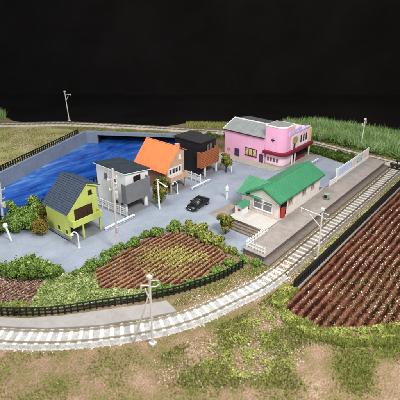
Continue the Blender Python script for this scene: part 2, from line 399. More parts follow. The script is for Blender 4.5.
def bush_mesh(name, r, nl, n, size, m, parent):
    lob = rand_lobes((0,0,r[2]*.45), r, nl+4, .47); Q, T = clump(lob, int(n*2.3), size*.66)
    k = int(n*.30); d = rng.normal(size=(k,3)); d /= np.linalg.norm(d, axis=1)[:,None]; d[:,2] = np.abs(d[:,2])*.9
    C = np.array((0,0,r[2]*.4))+d*np.array(r)*rng.uniform(.75,1.32,k)[:,None]*(.8+.35*np.sin(d[:,0]*6+1)*np.sin(d[:,1]*7))[:,None]
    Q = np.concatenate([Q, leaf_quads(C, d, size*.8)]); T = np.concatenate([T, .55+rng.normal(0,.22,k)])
    Q[:,:,2] = np.maximum(Q[:,:,2], .01)
    return fast_mesh(name, Q, len(Q), 4, T, m, parent)
def blades(P, h, lean, width, base_tone, tip=True):
    """upright two-triangle blades at P (n,2) on z0; returns triangles and tones"""
    n = len(P); a = rng.uniform(0, 2*PI, n); H = h*rng.uniform(.55, 1.2, n)
    b = rng.uniform(0, 2*PI, n); l = np.abs(rng.normal(0, lean, n))*H
    w = width*rng.uniform(.6, 1.3, n)
    ca, sa = np.cos(a)*w, np.sin(a)*w
    z = P[:,2] if P.shape[1] > 2 else np.zeros(n)
    p0 = np.stack([P[:,0]-ca, P[:,1]-sa, z], 1); p1 = np.stack([P[:,0]+ca, P[:,1]+sa, z], 1)
    t = np.stack([P[:,0]+np.cos(b)*l, P[:,1]+np.sin(b)*l, z+H], 1)
    return np.stack([p0, p1, t], 1), base_tone+rng.normal(0, .2, n)

# ------------------------------------------------------------------ layout data
TRACK_FRONT = catmull([(38.0,20.4),(34.6,20.75),(31.2,21.6),(25.6,23.3),(20.9,26.1),(15.6,30.8),(11.0,37.0),(7.4,44.5),(5.4,52)])
TRACK_BACK = catmull([(79.6,4),(81.2,13),(81.9,20.6),(82.3,25.5),(82.5,31),(83.1,37),(82.6,43),(80.2,50.5),(77,57.5),(72.8,65.5),(68.2,74),(61.8,84.8),(57.2,92),(51.8,97.8),(46.4,103.2),(38,110)])
CANAL = [(12,65.6),(31.4,73.3),(56.5,82.7),(71.6,60.2),(70.2,58.9),(45,57.0),(20,56.2),(12,56.2)]
back_edge = [tuple(p) for p in offset(TRACK_BACK, -1.9)]
back_edge = [p for p in back_edge if p[1] > 72 and p[1] < 101]
BOARD = [(-14,60),(-8,30),(4,12),(14,0),(22,-10),(60,-12),(102,-10),(101,20),(99.5,34),(98,46),(92,50),(86,58),(80.5,65),(77.5,70)] + back_edge + [(50.4,104.8),(51.0,108.5),(51.2,116),(40,122),(0,112)]
STREET = [(6,58),(10,53),(14.5,48.5),(17.3,45.6),(19.3,42.4),(21.3,39.6),(24.1,37.8),(28.7,38.0),(34,37.7),(37.4,36.2),(38.3,31),(38.4,26),(60,26),(75.4,26.2),(76,29.7),(77.2,34.5),(75.6,41),(75.6,46),(64.2,46),(63.5,52),(60,55.9),(45,56.3),(20,55.4),(12,55.6)]

def sheet(name, poly, z, m, hole=None, extra=0):
    co = [Vector(p) for p in poly]; n = len(poly); ed = [(i,(i+1)%n) for i in range(n)]
    if hole:
        h0 = len(co); co += [Vector(p) for p in hole]; k = len(hole); ed += [(h0+i, h0+(i+1)%k) for i in range(k)]
    if extra:
        co += [Vector(p) for p in pts_in(poly, extra)]
    V, _, F, *_ = delaunay_2d_cdt(co, ed, [], 0, 1e-4)
    mb = MB(); mb.v = [(v.x, v.y, z) for v in V]
    for f in F:
        c = sum((V[i] for i in f), Vector((0,0)))/len(f)
        if inside([c.x],[c.y],poly)[0] and not (hole and inside([c.x],[c.y],hole)[0]): mb.f.append(tuple(f))
    o = mb.build(name, m)
    return o

# ------------------------------------------------------------------ setting
g = sheet('ground', BOARD, 0, 'turf', hole=CANAL); struct(g)
mb = MB()
for a, b in zip(BOARD, BOARD[1:]+BOARD[:1]): mb.add([(*a,-6),(*b,-6),(*b,-.004),(*a,-.004)], [(0,1,2,3)])
o = mb.build('board_edge', 'table'); struct(o)
struct(MB().box(-260,420,-260,420,-6.6,-6).build('table_surface', 'backdrop'))
fw = Vector((math.sin(R(49.6)), math.cos(R(49.6)), 0)); rt = Vector((math.cos(R(49.6)), -math.sin(R(49.6)), 0))
c = fw*165; vs = []
for i in range(41):
    x = -230+460*i/40
    dz = 1.2*math.sin(i*.9)+.8*math.sin(i*2.3)
    for z in (-6, 150): p = c+rt*x+fw*dz; vs.append((p.x, p.y, z))
struct(MB().add(vs, [(2*i, 2*i+2, 2*i+3, 2*i+1) for i in range(40)]).build('backdrop', 'backdrop', smooth=True))
struct(sheet('street', STREET, .02, 'street'))
LAWN = [(20,70.3),(31.0,74.6),(54.6,83.4),(55.6,86.5),(53.5,93),(48.5,98.6),(42,104.5),(28,108),(14,90)]
struct(sheet('lawn', LAWN, .012, 'lawn'))
slab_top = [(24.2,27.9),(21.0,30.4),(17.6,33.0),(15.2,35.3),(12.7,38.6),(9.0,45.5),(7.6,51.5)]
slab_bot = [(7.0,46),(9.6,41.2),(12.7,36.6),(15.7,32.6),(19.3,29.0),(22.6,26.6),(25.5,24.75)]
mb = MB().prism([(26.0,26.7)]+slab_top+slab_bot, 0, .28); struct(mb.build('pavement', 'slab', bevel=.03))
# pavement plate under the pink hall
mb = MB().prism([(63.6,36.9),(75.6,34.6),(76.0,46.3),(63.6,51)], .0, .16); struct(mb.build('paved_forecourt', 'pave', bevel=.02))

# canal: water, walls, culvert
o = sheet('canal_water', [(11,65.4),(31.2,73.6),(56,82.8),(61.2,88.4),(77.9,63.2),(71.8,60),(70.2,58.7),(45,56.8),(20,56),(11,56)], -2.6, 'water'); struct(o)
def wall_run(pts, inner, z0, z1, th, name, label, m='canal_wall'):
    """vertical wall along pts; its thickness lies on the side away from the water"""
    pl = np.array(pts, float); out = offset(pl, th if inner else -th); mb = MB(); n = len(pl)
    for i in range(n-1):
        a, b, c_, d = pl[i], pl[i+1], out[i+1], out[i]
        mb.add([(*a,z0),(*b,z0),(*c_,z0),(*d,z0),(*a,z1),(*b,z1),(*c_,z1),(*d,z1)], [(0,1,5,4),(1,2,6,5),(2,3,7,6),(3,0,4,7),(4,5,6,7),(3,2,1,0)])
    return mb
L0, L1 = (12,60.2), (54.3,81.3)
w = thing('canal_wall', 'long blue grey concrete canal wall below the dry lawn', 'wall', (30.9,70,0))
wall_run([(12,65.6),(31.4,73.3),(56.5,82.7)], True, -3.2, .10, .7, '', '').build('wall_face', 'canal_wall', w)
wall_run([(12,65.6),(31.4,73.3),(56.5,82.7)], True, .10, .30, .55, '', '').build('coping', 'canal_wall', w, bevel=.03)
w = thing('canal_wall', 'blue grey end wall across the canal with a wide dark culvert opening', 'wall', (62,70,0))
E0 = np.array((56.5,82.7)); E1 = np.array((71.6,60.2)); ed = (E1-E0)/np.linalg.norm(E1-E0); en = np.array((-ed[1], ed[0])); Lw = np.linalg.norm(E1-E0)
if en @ (np.array((45,60))-E0) > 0: en = -en
def endbox(s0, s1, t0, t1, z0, z1):
    P = [E0+ed*s0+en*t0, E0+ed*s1+en*t0, E0+ed*s1+en*t1, E0+ed*s0+en*t1]
    return MB().prism([tuple(p) for p in P], z0, z1)
endbox(0, Lw+2, 0, .7, -.55, .26).build('lintel', 'canal_wall', w, bevel=.03)
endbox(-.3, 2.6, 0, .7, -3.2, -.555).build('pier', 'canal_wall', w)
endbox(Lw-2.2, Lw+2, 0, .7, -3.2, -.555).build('pier', 'canal_wall', w)
mb = endbox(2.6, Lw-2.2, 5.0, 5.2, -3.2, -.1); mb.build('culvert_back', 'dark', w)
endbox(2.0, Lw-1.8, .72, 5.0, -.54, -.4).build('culvert_roof', 'dark', w)
endbox(2.4, 2.6, .72, 5.0, -3.2, -.55).build('culvert_side', 'dark', w)
endbox(Lw-2.2, Lw-2.0, .72, 5.0, -3.2, -.55).build('culvert_side', 'dark', w)
w = thing('canal_wall', 'straight concrete canal wall behind the row of houses', 'wall', (45,57,0))
wall_run([(71.6,60.2),(70.2,58.9),(45,57.0),(20,56.2),(12,56.2)], True, -3.2, .12, .6, '', '').build('wall_face', 'canal_wall', w)

# ------------------------------------------------------------------ fences
def lattice(name, label, pts, h, pitch, rails, m='black', pw=.10, rw=.07, rh=.10, group=None, z0=0., post_top=.0, kerb=None):
    pl = catmull(pts, .5) if len(pts) > 2 else np.array(pts, float)
    st = arclen(pl, pitch)
    c = st[len(st)//2][0]
    t = thing(name, label, 'fence', (c[0], c[1], z0), group)
    for zr in rails:
        mb = MB(); q = [s_[0] for s_ in st]
        for a, b in zip(q, q[1:]): mb.beam((*a, z0+zr), (*b, z0+zr), rw, rh)
        mb.build('rail', m, t)
    first = None
    for p, d in st:
        if first is None:
            k = MB(); a = math.atan2(d[1], d[0])
            k.box(-pw/2+c[0], pw/2+c[0], -pw/2+c[1], pw/2+c[1], z0, z0+h+post_top)
            first = k.build('post', m, t, bevel=.008); o_ = first
        else: o_ = first.copy(); COL.objects.link(o_); o_.parent = t
        o_.location = (p[0]-c[0], p[1]-c[1], 0); o_.rotation_euler = (0, 0, math.atan2(d[1], d[0]))
    if kerb is not None:
        mb = MB(); q = [s_[0] for s_ in st]
        for a, b in zip(q, q[1:]): mb.beam((*(a+kerb), z0+.06), (*(b+kerb), z0+.06), .22, .12)
        mb.build('kerb', 'slab', t)
    return t
lattice('lattice_fence', 'low curved black lattice fence between the vegetable fields and the front track', [(36.2,24.25),(34.2,24.5),(32,25),(27.9,26.7),(24.3,28.8),(21,31.3),(17.8,33.6),(15.5,35.9),(13.0,39.2),(9.4,46),(8,51.5)], 1.05, .62, (.20,.60,.97), pw=.16, rh=.13)
lattice('lattice_fence', 'straight black close boarded fence along the big ploughed field beside the station track', [(36.8,17.65),(58,17.65),(81,17.65)], 1.15, .46, (.2,.6,1.05), pw=.34, rh=.24, kerb=np.array((0,-.22)))
lattice('lattice_fence', 'long black lattice fence on the lawn side of the canal', [(20,69.4),(31.2,73.9),(54.2,82.5)], 1.3, .62, (.2,.65,1.15), pw=.18, rh=.15)
lattice('lattice_fence', 'black lattice fence on the canal edge behind the houses', [(21,56.15),(29.6,56.6),(40.5,57.3),(66,58.9)], 1.1, .72, (.2,.6,1.0), pw=.14, rh=.13)

# ------------------------------------------------------------------ tracks
def railway(name, label, pl, pitch, ball, slp, rail, loc, start=.3, hb=1.45, ht=1.15):
    t = thing(name, label, 'railway track', loc)
    mb = MB(); offs = [(-hb-.15,.015),(-hb,.05),(-ht,.30),(ht,.30),(hb,.05),(hb+.15,.015)]
    rows = [offset(pl, d) for d, z in offs]; n = len(pl); k = len(offs)
    for i in range(n):
        for j, (d, z) in enumerate(offs): mb.v.append((rows[j][i][0], rows[j][i][1], z))
    for i in range(n-1):
        for j in range(k-1): mb.f.append((i*k+j, i*k+j+1, (i+1)*k+j+1, (i+1)*k+j))
    mb.build('ballast', ball, t)
    for s_ in (-.70, .70):
        q = offset(pl, s_); mb = MB()
        prof = [(-.08,.34),(.08,.34),(.05,.38),(.05,.50),(-.05,.50),(-.05,.38)]
        nrm = offset(pl, s_+1)-q
        for i in range(n):
            for a, z in prof: p = q[i]+nrm[i]*a; mb.v.append((p[0], p[1], z))
        m_ = len(prof)
        for i in range(n-1):
            for j in range(m_): mb.f.append((i*m_+j, i*m_+(j+1)%m_, (i+1)*m_+(j+1)%m_, (i+1)*m_+j))
        mb.build('rail', rail, t)
    first = None
    for p, d in arclen(pl, pitch, start)[:100]:
        if first is None:
            first = MB().box(loc[0]-.17, loc[0]+.17, loc[1]-.98, loc[1]+.98, .27, .352).build('sleeper', slp, t, bevel=.015); o_ = first
        else: o_ = first.copy(); COL.objects.link(o_); o_.parent = t
        o_.location = (p[0]-loc[0], p[1]-loc[1], 0); o_.rotation_euler = (0, 0, math.atan2(d[1], d[0]))
    return t
railway('railway_track', 'bright white sleepered curved track sweeping round the front corner', TRACK_FRONT, .95, 'ballast_white', 'sleeper_white', 'rail', (31.2,21.6,0), hb=1.16, ht=.98)
railway('railway_track', 'straight dull brown track beside the station platform ending at a buffer stop', np.array([(x,20.4) for x in np.linspace(38.02,78.6,60)]), .95, 'ballast_grey', 'sleeper_pale', 'rail_brown', (58,20.4,0), hb=1.12, ht=.98)
tb = arclen(TRACK_BACK, 1.0); TB2 = TRACK_BACK[(TRACK_BACK[:,1] > 9) & (TRACK_BACK[:,0] > 44)]
railway('railway_track', 'curved cream sleepered track running round the back edge behind the canal and pink building', TB2, 1.2, 'ballast_tan', 'sleeper_cream', 'rail_brown', (68.2,74,0))

bs = thing('buffer_stop', 'black buffer stop at the end of the platform track', 'buffer stop', (78.9,20.4,0))
MB().box(78.7,79.05,19.2,21.6,.75,1.15).build('buffer_beam', 'black', bs, bevel=.03)
for y in (19.7, 21.1):
    MB().beam((78.85,y,.3),(78.85,y,1.1),.22,.22).build('post', 'black', bs)
    MB().beam((80.2,y,.3),(78.95,y,1.0),.16,.16).build('stay', 'black', bs)
MB().tube([(78.9,20.4,1.1),(78.9,20.4,1.75)],.07).build('marker_post', 'black', bs)
MB().box(78.8,78.95,20.1,20.7,1.65,2.05).build('marker_plate', 'black', bs, bevel=.03)
for y in (19.6, 20.4, 21.2): MB().box(78.5,80.1,y-.18,y+.18,.40,.50).build('base_timber', 'black', bs)
MB().box(78.6,80.6,18.9,19.3,.0,.55).build('retaining_block', 'slab', bs, bevel=.03)

# ------------------------------------------------------------------ catenary masts
def mast(label, base, h, arm, arm_len, lean=(0,0), stay=None, hook=True):
    x, y = base; t = thing('catenary_mast', label, 'catenary mast', (x,y,0), 'catenary masts along the tracks')
    tx, ty = x+lean[0], y+lean[1]
    MB().box(x-.28,x+.28,y-.28,y+.28,0,.30).build('footing', 'mast', t, bevel=.04)
    MB().tube([(x,y,.25),(tx,ty,h)], [.115,.09], 8).build('pole', 'mast', t)
    a = Vector((arm[0],arm[1],0)).normalized(); P = Vector((tx,ty,h))
    MB().tube([P+Vector((0,0,-.75))+a*.05, P+Vector((0,0,-.55))+a*arm_len], [.07,.05], 6).build('bracket_arm', 'mast', t)
    MB().tube([P+Vector((0,0,-2.2))+a*.05, P+Vector((0,0,-1.0))+a*arm_len*.55], [.06,.05], 6).build('strut', 'mast', t)
    MB().tube([P+Vector((0,0,-.6))+a*arm_len*.97, P+Vector((0,0,-1.05))+a*arm_len*.97], [.06,.06], 6).build('insulator', 'mast', t)
    hk = [P-a*.1+Vector((0,0,-.25)), P-a*.75+Vector((0,0,-.35)), P-a*.85+Vector((0,0,-.75)), P-a*.55+Vector((0,0,-.95)), P-a*.12+Vector((0,0,-.9))]
    if hook: MB().tube(hk, .05, 6).build('feeder_hook', 'mast', t)
    MB().box(tx-.2,tx+.2,ty-.2,ty+.2,h-.05,h+.28).build('cap', 'mast', t, bevel=.05)
    if stay:
        MB().tube([P+Vector((0,0,-1.3)), Vector((stay[0],stay[1],.0))], [.07,.07], 6).build('stay', 'mast', t)
        MB().tube([P+Vector((-.12,.05,-1.7)), Vector((stay[0]-.25,stay[1]+.1,.0))], [.05,.05], 6).build('stay', 'mast', t)
    return t
mast('cream catenary mast with its long arm over the track beside the station platform', (43.3,18.3), 6.7, (0,1), 2.75)
mast('cream catenary mast propped by a raking stay at the front curve', (21.0,23.55), 7.25, (-.6,.4), .8, stay=(20.0,25.0) )
mast('lone cream catenary mast standing against the black backdrop at the back left', (59.6,94.0), 7.4, (.65,-.76), 1.5, lean=(-.25,.25), hook=False)
mast('cream catenary mast standing in the tall grass at the back right', (86.4,29.9), 6.2, (-1,.1), .9, lean=(.1,-.1))

# ------------------------------------------------------------------ utility poles, lamps
def utility(label, base, h, lean=(0,0)):
    x, y = base; t = thing('utility_pole', label, 'utility pole', (x,y,0))
    tx, ty = x+lean[0], y+lean[1]
    at = lambda z: Vector((x+lean[0]*z/h, y+lean[1]*z/h, z))
    MB().tube([at(0), at(h)], [.17,.12], 10).build('pole', 'pole', t, smooth=False)
    for z, L in ((h-1.3, .75), (h-2.6, .6)):
        p = at(z); MB().beam(p+Vector((-L,.16,0)), p+Vector((L,.16,0)), .09, .11).build('crossarm', 'pole', t)
        for s_ in (-.85, .85): MB().tube([p+Vector((L*s_,.16,.05)), p+Vector((L*s_,.16,.28))], [.06,.04], 6).build('insulator', 'white', t)
    p = at(h-3.5); MB().tube([p+Vector((.38,.05,-.4)), p+Vector((.38,.05,.4))], .23, 10).build('transformer', 'pole', t)
    p = at(3.0); MB().box(p.x-.16,p.x+.16,p.y-.34,p.y-.17,2.8,3.35).build('meter_box', 'pole', t, bevel=.02)
    return t
utility('tall grey utility pole rising from the hedge in front of the white house', (29.1,38.3), 11.0, (.1,-.1))
utility('grey utility pole at the left picture edge beside the canal hedge', (23.0,55.5), 6.4, (.4,-.3))
def hook_lamp(label, base, h, reach, d):
    x, y = base; t = thing('street_lamp', label, 'street lamp', (x,y,0)); d = Vector((d[0],d[1],0)).normalized(); B = Vector((x,y,0))
    pts = [B, B+Vector((0,0,h*.75))] + [B+d*(reach/2*(1-math.cos(a)))+Vector((0,0,h*.75+h*.25*math.sin(a))) for a in np.linspace(.3, PI*.82, 6)]
    MB().tube(pts, [.11,.085]+[.08]*6, 8).build('post', 'white', t)
    e = pts[-1]; MB().ball(e-Vector((0,0,.12)), .24, 8, 5, .8).build('lamp_head', 'lamp_blue', t)
    MB().tube([B,B+Vector((0,0,.18))], [.2,.16], 8).build('base', 'white', t)
hook_lamp('short white hooked lamp in front of the lime green house', (26.3,42.4), 2.3, .8, (-.65,.76))
hook_lamp('short white hooked lamp under the balcony corner of the orange roofed house', (46.0,43.9), 2.1, .8, (-.65,.76))
t = thing('street_lamp', 'thick white leaning bollard lamp beside the hedge at far left', 'street lamp', (21.6,50.6,0))
MB().tube([(21.6,50.6,0),(21.35,50.9,2.1)], [.13,.13], 8).build('post', 'white', t)
MB().ball((21.32,50.94,2.25), .32, 10, 6, 1.1).build('lamp_head', 'white', t)
t = thing('street_lamp', 'tall white street lamp with a long arm in front of the tree between two houses', 'street lamp', (40.4,42.3,0))
MB().tube([(40.4,42.3,0),(40.4,42.5,4.6)], [.15,.11], 8).build('post', 'white', t)
MB().beam((40.4,42.6,4.5),(40.45,40.9,4.15),.12,.12).build('arm', 'white', t)
MB().box(40.3,40.6,40.55,41.15,4.02,4.16).build('lamp_head', 'white', t, bevel=.03)
MB().ball((40.4,42.5,4.68),.17,8,5).build('cap', 'white', t)
t = thing('street_lamp', 'white lantern post with a pointed cap at the station forecourt', 'street lamp', (49.6,36.7,0))
MB().tube([(49.6,36.7,0),(49.6,36.7,1.5)], [.16,.14], 8).build('post', 'lamp_blue', t)
MB().tube([(49.6,36.7,1.45),(49.6,36.7,1.95),(49.6,36.7,2.4)], [.28,.28,.04], 8).build('lamp_head', 'white', t)
t = thing('sign_post', 'short white post beside the tree near the black house', 'post', (58.9,42.7,0))
MB().tube([(58.9,42.7,0),(58.9,42.7,1.75)], [.10,.10], 8).build('post', 'white', t)
MB().box(58.78,59.02,42.58,42.82,1.7,1.86).build('cap', 'white', t, bevel=.03)

# ------------------------------------------------------------------ guard rails, white fences, picket fences
def guard(label, x0, x1, y, n, z=0):
    t = thing('guard_rail', label, 'guard rail', ((x0+x1)/2, y, z), 'white guard rails at the road edge')
    MB().box(x0,x1,y-.09,y+.09,z+.36,z+.62).build('beam', 'white', t, bevel=.03)
    for x in np.linspace(x0+.3, x1-.3, n): MB().box(x-.07,x+.07,y+.09,y+.2,z,z+.55).build('post', 'white', t, bevel=.01)
guard('long white guard rail in front of the white house', 30.9, 36.2, 43.1, 4)
guard('white guard rail in front of the black house', 48.3, 53.1, 42.9, 4)
guard('short white guard rail on the street beyond the station roof', 71.6, 74.2, 33.4, 3)
def rail_fence(label, p, q, h, rows, n):
    t = thing('white_fence', label, 'fence', ((p[0]+q[0])/2,(p[1]+q[1])/2,0)); p = np.array(p); q = np.array(q)
    for z in rows: MB().beam((*p,z),(*q,z),.07,.13).build('rail', 'white', t)
    for k in range(n):
        c = p+(q-p)*k/(n-1); e = .0 if 0 < k < n-1 else .12
        MB().box(c[0]-.07,c[0]+.07,c[1]-.07,c[1]+.07,0,h+e).build('post', 'white', t, bevel=.01)
rail_fence('white four rail side fence along the white house', (35.1,50.4), (35.45,43.9), 1.5, (.4,.75,1.05,1.35), 6)
rail_fence('white three rail side fence between the orange and black houses', (51.7,50.0), (51.45,43.7), 1.6, (.5,.95,1.4), 7)
def picket(t, p, q, z, h, pitch):
    p = np.array(p, float); q = np.array(q, float); L = np.linalg.norm(q-p); d = (q-p)/L
    for zr in (.25, .70): MB().beam((*p,z+zr),(*q,z+zr),.05,.10).build('rail', 'white', t)
    n = int(L/pitch)
    for k in range(n+1):
        c = p+d*(k*L/n); nn = np.array((-d[1],d[0]))*.06; w = d*.10
        mb = MB(); a, b = c-w+nn, c+w+nn; e, f = c-w+nn*.3, c+w+nn*.3; m_ = c+nn; m2 = c+nn*.3
        mb.add([(*a,z),(*b,z),(*b,z+h-.12),(*m_,z+h),(*a,z+h-.12),(*e,z),(*f,z),(*f,z+h-.12),(*m2,z+h),(*e,z+h-.12)],
               [(0,1,2,3,4),(9,8,7,6,5),(0,5,6,1),(1,6,7,2),(2,7,8,3),(3,8,9,4),(4,9,5,0)])
        mb.build('picket', 'white', t)
t = thing('picket_fence', 'white picket fence turning the corner at the near end of the platform', 'fence', (39.3,25.6,.8))
picket(t, (39.25,25.75), (44.0,25.75), .8, 1.0, .34); picket(t, (39.2,25.7), (39.2,23.2), .8, .95, .36)
t = thing('picket_fence', 'short low white fence panel on the platform before the hoarding', 'fence', (63.5,25.85,.8))
MB().box(62.7,65.4,25.8,25.92,.8,1.75).build('panel', 'white', t, bevel=.02)
for x in (62.75, 65.3): MB().box(x-.08,x+.08,25.72,25.79,.8,1.85).build('post', 'white', t)

# ------------------------------------------------------------------ platform and station
t = thing('platform', 'long brown grey station platform with darker side wall beside the track', 'platform', (60,24,0))
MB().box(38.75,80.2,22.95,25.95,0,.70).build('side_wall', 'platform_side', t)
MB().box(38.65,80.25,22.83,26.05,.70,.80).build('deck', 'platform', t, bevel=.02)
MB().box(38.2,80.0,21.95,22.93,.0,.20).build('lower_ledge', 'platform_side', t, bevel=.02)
for k in range(8):
    x = 41+k*5.0; MB().box(x-.02,x+.02,23.2,26.0,.8005,.803).build('deck_joint', 'platform_side', t)
t = thing('station_forecourt', 'raised station base with pale floor and brown steps in front of the station gable', 'platform', (52,29,0))
MB().prism([(43.7,26.06),(61.6,26.06),(61.6,32.2),(53.8,33.2),(49.0,34.0),(44.0,32.4)], 0, .78).build('base_block', 'step', t)
MB().box(43.9,47.55,26.15,32.2,.78,.83).build('pale_floor', 'station_floor', t, bevel=.02)
MB().box(47.6,61.4,26.08,26.5,.78,.82).build('pale_floor', 'station_floor', t, bevel=.02)
for k, (x, z) in enumerate(((43.3,.60),(42.85,.42),(42.4,.22))):
    MB().box(x,43.69-k*.002,26.07+.003*k,31.6-.35*k,0,z).build('step', 'step', t, bevel=.015)
MB().add([(43.7,32.35,.02),(43.9,35.9,.03),(50.5,35.0,.25),(49.4,34.0,.62),(44.3,32.5,.62)], [(0,1,2,3,4)]).add([(43.7,32.35,.62),(44.3,32.5,.62),(49.4,34.0,.62)], [(0,1,2)]).build('ramp', 'platform', t)

st = thing('station_building', 'cream timber station building with a long green gable roof on the platform', 'station', (54,29,.8))
U0, U1, Y0, Y1, ZB, ZE, ZR = 47.6, 60.2, 26.45, 31.15, .8, 3.75, 5.02
YM = 28.8
MB().xz([(U0,ZB),(U1,ZB),(U1,ZE),(U0,ZE)], Y0, Y0+.15).build('platform_wall', 'cream', st)
MB().xz([(U0,ZB),(U1,ZB),(U1,ZE),(U0,ZE)], Y1-.15, Y1).build('street_wall', 'cream', st)
for x in (U0, U1-.15):
    MB().yz([(Y0+.15,ZB),(Y1-.15,ZB),(Y1-.15,3.25),(Y0+.15,3.25)], x, x+.15).build('end_wall', 'pinkbeige', st)
    MB().yz([(Y0+.15,3.25),(Y1-.15,3.25),(Y1-.15,ZE),(YM,ZR-.12),(Y0+.15,ZE)], x-.02, x+.17).build('gable', 'cream', st)
for y in np.arange(Y0+.35, Y1, .42): MB().box(U0-.022,U0,y-.02,y+.02,ZB,3.22).build('board_strip', 'cream', st)
def roof_slope(p0, p1, x0, x1, th, courses, m, parent, step=.018, axis='x', name='roof'):
    """roof slope between the eave line p0=(y,z) and ridge p1, along x0..x1, as overlapping courses"""
    mb = MB(); p0 = np.array(p0, float); p1 = np.array(p1, float); d = (p1-p0); nrm = np.array((-d[1], d[0])); nrm /= np.linalg.norm(nrm)
    if nrm[1] < 0: nrm = -nrm
    top = []
    for k in range(courses):
        a = p0+d*k/courses; b = p0+d*(k+1)/courses
        top += [a+nrm*(th+step), b+nrm*th]
    poly = [p0]+top+[p1]
    poly = [tuple(p) for p in poly]
    if axis == 'x': mb.yz(poly, x0, x1)
    else: mb.xz(poly, x0, x1)
    return mb.build(name, m, parent)
roof_slope((25.95,3.52),(YM,ZR), 47.15, 60.7, .08, 12, 'green_roof', st)
roof_slope((31.65,3.52),(YM,ZR), 47.15, 60.7, .08, 12, 'green_roof', st)
MB().tube([(47.05,YM,ZR+.08),(60.7,YM,ZR+.08)], .10, 8).build('ridge_cap', 'green_roof', st)
for y in (25.9, 31.7): MB().box(47.05,60.7,y-.06,y+.06,3.42,3.56).build('gutter', 'green_trim', st, bevel=.02)
for y0, y1 in ((25.95,YM),(31.65,YM)): MB().beam((47.0,y0,3.50),(47.0,y1,ZR-.02),.08,.16).build('barge_board', 'green_trim', st)
# porch with its own gable roof towards the street
px0, px1, pxm = 47.3, 53.4, 50.4
roof_slope((px0,3.02),(pxm,4.66), 29.2, 33.2, .08, 8, 'green_roof', st, axis='y', name='porch_roof')
roof_slope((px1,3.02),(pxm,4.66), 29.2, 33.2, .08, 8, 'green_roof', st, axis='y', name='porch_roof')
MB().xz([(47.9,.8),(52.8,.8),(52.8,3.3),(pxm,4.55),(47.9,3.3)], 32.5, 32.65).build('porch_wall', 'cream', st)
MB().box(47.9,48.05,31.15,32.5,.8,3.25).build('porch_wall', 'cream', st); MB().box(52.65,52.8,31.15,32.5,.8,3.25).build('porch_wall', 'cream', st)
MB().box(49.2,51.6,32.645,32.68,.8,2.7).build('porch_door', 'glass_dark', st)
def window_x(parent, x, y0, y1, z0, z1, panes, fm='white', gm='glass_dark', side=-1, fw_=.09, name='window'):
    """window in a wall whose outer face is the plane X=x; side=-1 faces -X"""
    mb = MB(); a, b = (x-.07, x+.02) if side < 0 else (x-.02, x+.07)
    mb.box(a,b,y0,y1,z0,z0+fw_); mb.box(a,b,y0,y1,z1-fw_,z1)
    for k in range(panes+1):
        y = y0+(y1-y0-fw_)*k/panes; mb.box(a,b,y,y+fw_,z0+fw_,z1-fw_)
    f = mb.build(name, fm, parent)
    MB().box(x-.025 if side < 0 else x-.01, x+.01 if side < 0 else x+.025, y0+fw_*.5, y1-fw_*.5, z0+fw_*.5, z1-fw_*.5).build('pane', gm, f)
    MB().box(a-.05 if side < 0 else a, b if side < 0 else b+.05, y0-.06, y1+.06, z0-.07, z0-.002).build('sill', fm, f)
    return f
def window_y(parent, y, x0, x1, z0, z1, panes, fm='white', gm='glass_dark', fw_=.09, name='window', sill=True, rows=1):
    """window in a wall whose outer face is the plane Y=y, facing -Y"""
    mb = MB(); a, b = y-.07, y+.02
    for k in range(rows+1):
        z = z0+(z1-z0-fw_)*k/rows; mb.box(x0,x1,a,b,z,z+fw_)
    for k in range(panes+1):
        x = x0+(x1-x0-fw_)*k/panes; mb.box(x,x+fw_,a+.004,b,z0+fw_,z1-fw_)
    f = mb.build(name, fm, parent)
    MB().box(x0+fw_*.5,x1-fw_*.5,y-.025,y+.01,z0+fw_*.5,z1-fw_*.5).build('pane', gm, f)
    if sill: MB().box(x0-.06,x1+.06,a-.05,b,z0-.07,z0-.002).build('sill', fm, f)
    return f
window_x(st, U0, 28.98, 30.5, 1.5, 3.0, 1, gm='glass_pale'); window_x(st, U0, 27.35, 28.9, 1.5, 3.0, 1, gm='glass_pale')
for f in list(st.children):
    pass
for zz in (2.45,):
    MB().box(U0-.085,U0-.03,27.4,30.45,zz,zz+.05).build('window_bar', 'white', st)
for x in (50.9, 55.0, 57.7): window_y(st, Y0, x-.55, x+.55, 2.0, 3.15, 2, fm='beige_wall', gm='glass_pale')
MB().box(48.1,49.9,Y0-.03,Y0+.05,.82,3.0).build('entrance', 'dark', st)
t_ = MB().box(48.2,49.0,Y0-.35,Y0-.04,.83,2.35).build('red_door', 'red', st, bevel=.03)
MB().box(47.6,48.1,Y0-.05,Y0-.001,.8,3.3).build('entrance_post', 'pinkbeige', st)

hut = thing('hut', 'tiny white hut with a green pitched roof beside the station gable', 'hut', (45.9,31.4,.83))
MB().box(45.2,46.7,30.75,32.0,.83,2.15).build('wall', 'white_wall', hut)
MB().box(45.17,45.2,31.05,31.45,1.5,1.85).build('notice', 'red', hut)
MB().box(45.165,45.2,31.55,31.9,.85,1.7).build('door', 'cream', hut)
roof_slope((30.55,2.12),(31.4,2.62), 44.95, 46.95, .05, 4, 'green_roof', hut); roof_slope((32.25,2.12),(31.4,2.62), 44.95, 46.95, .05, 4, 'green_roof', hut)
MB().yz([(30.75,2.15),(32.0,2.15),(31.4,2.55)], 45.2, 46.7).build('gable', 'white_wall', hut)

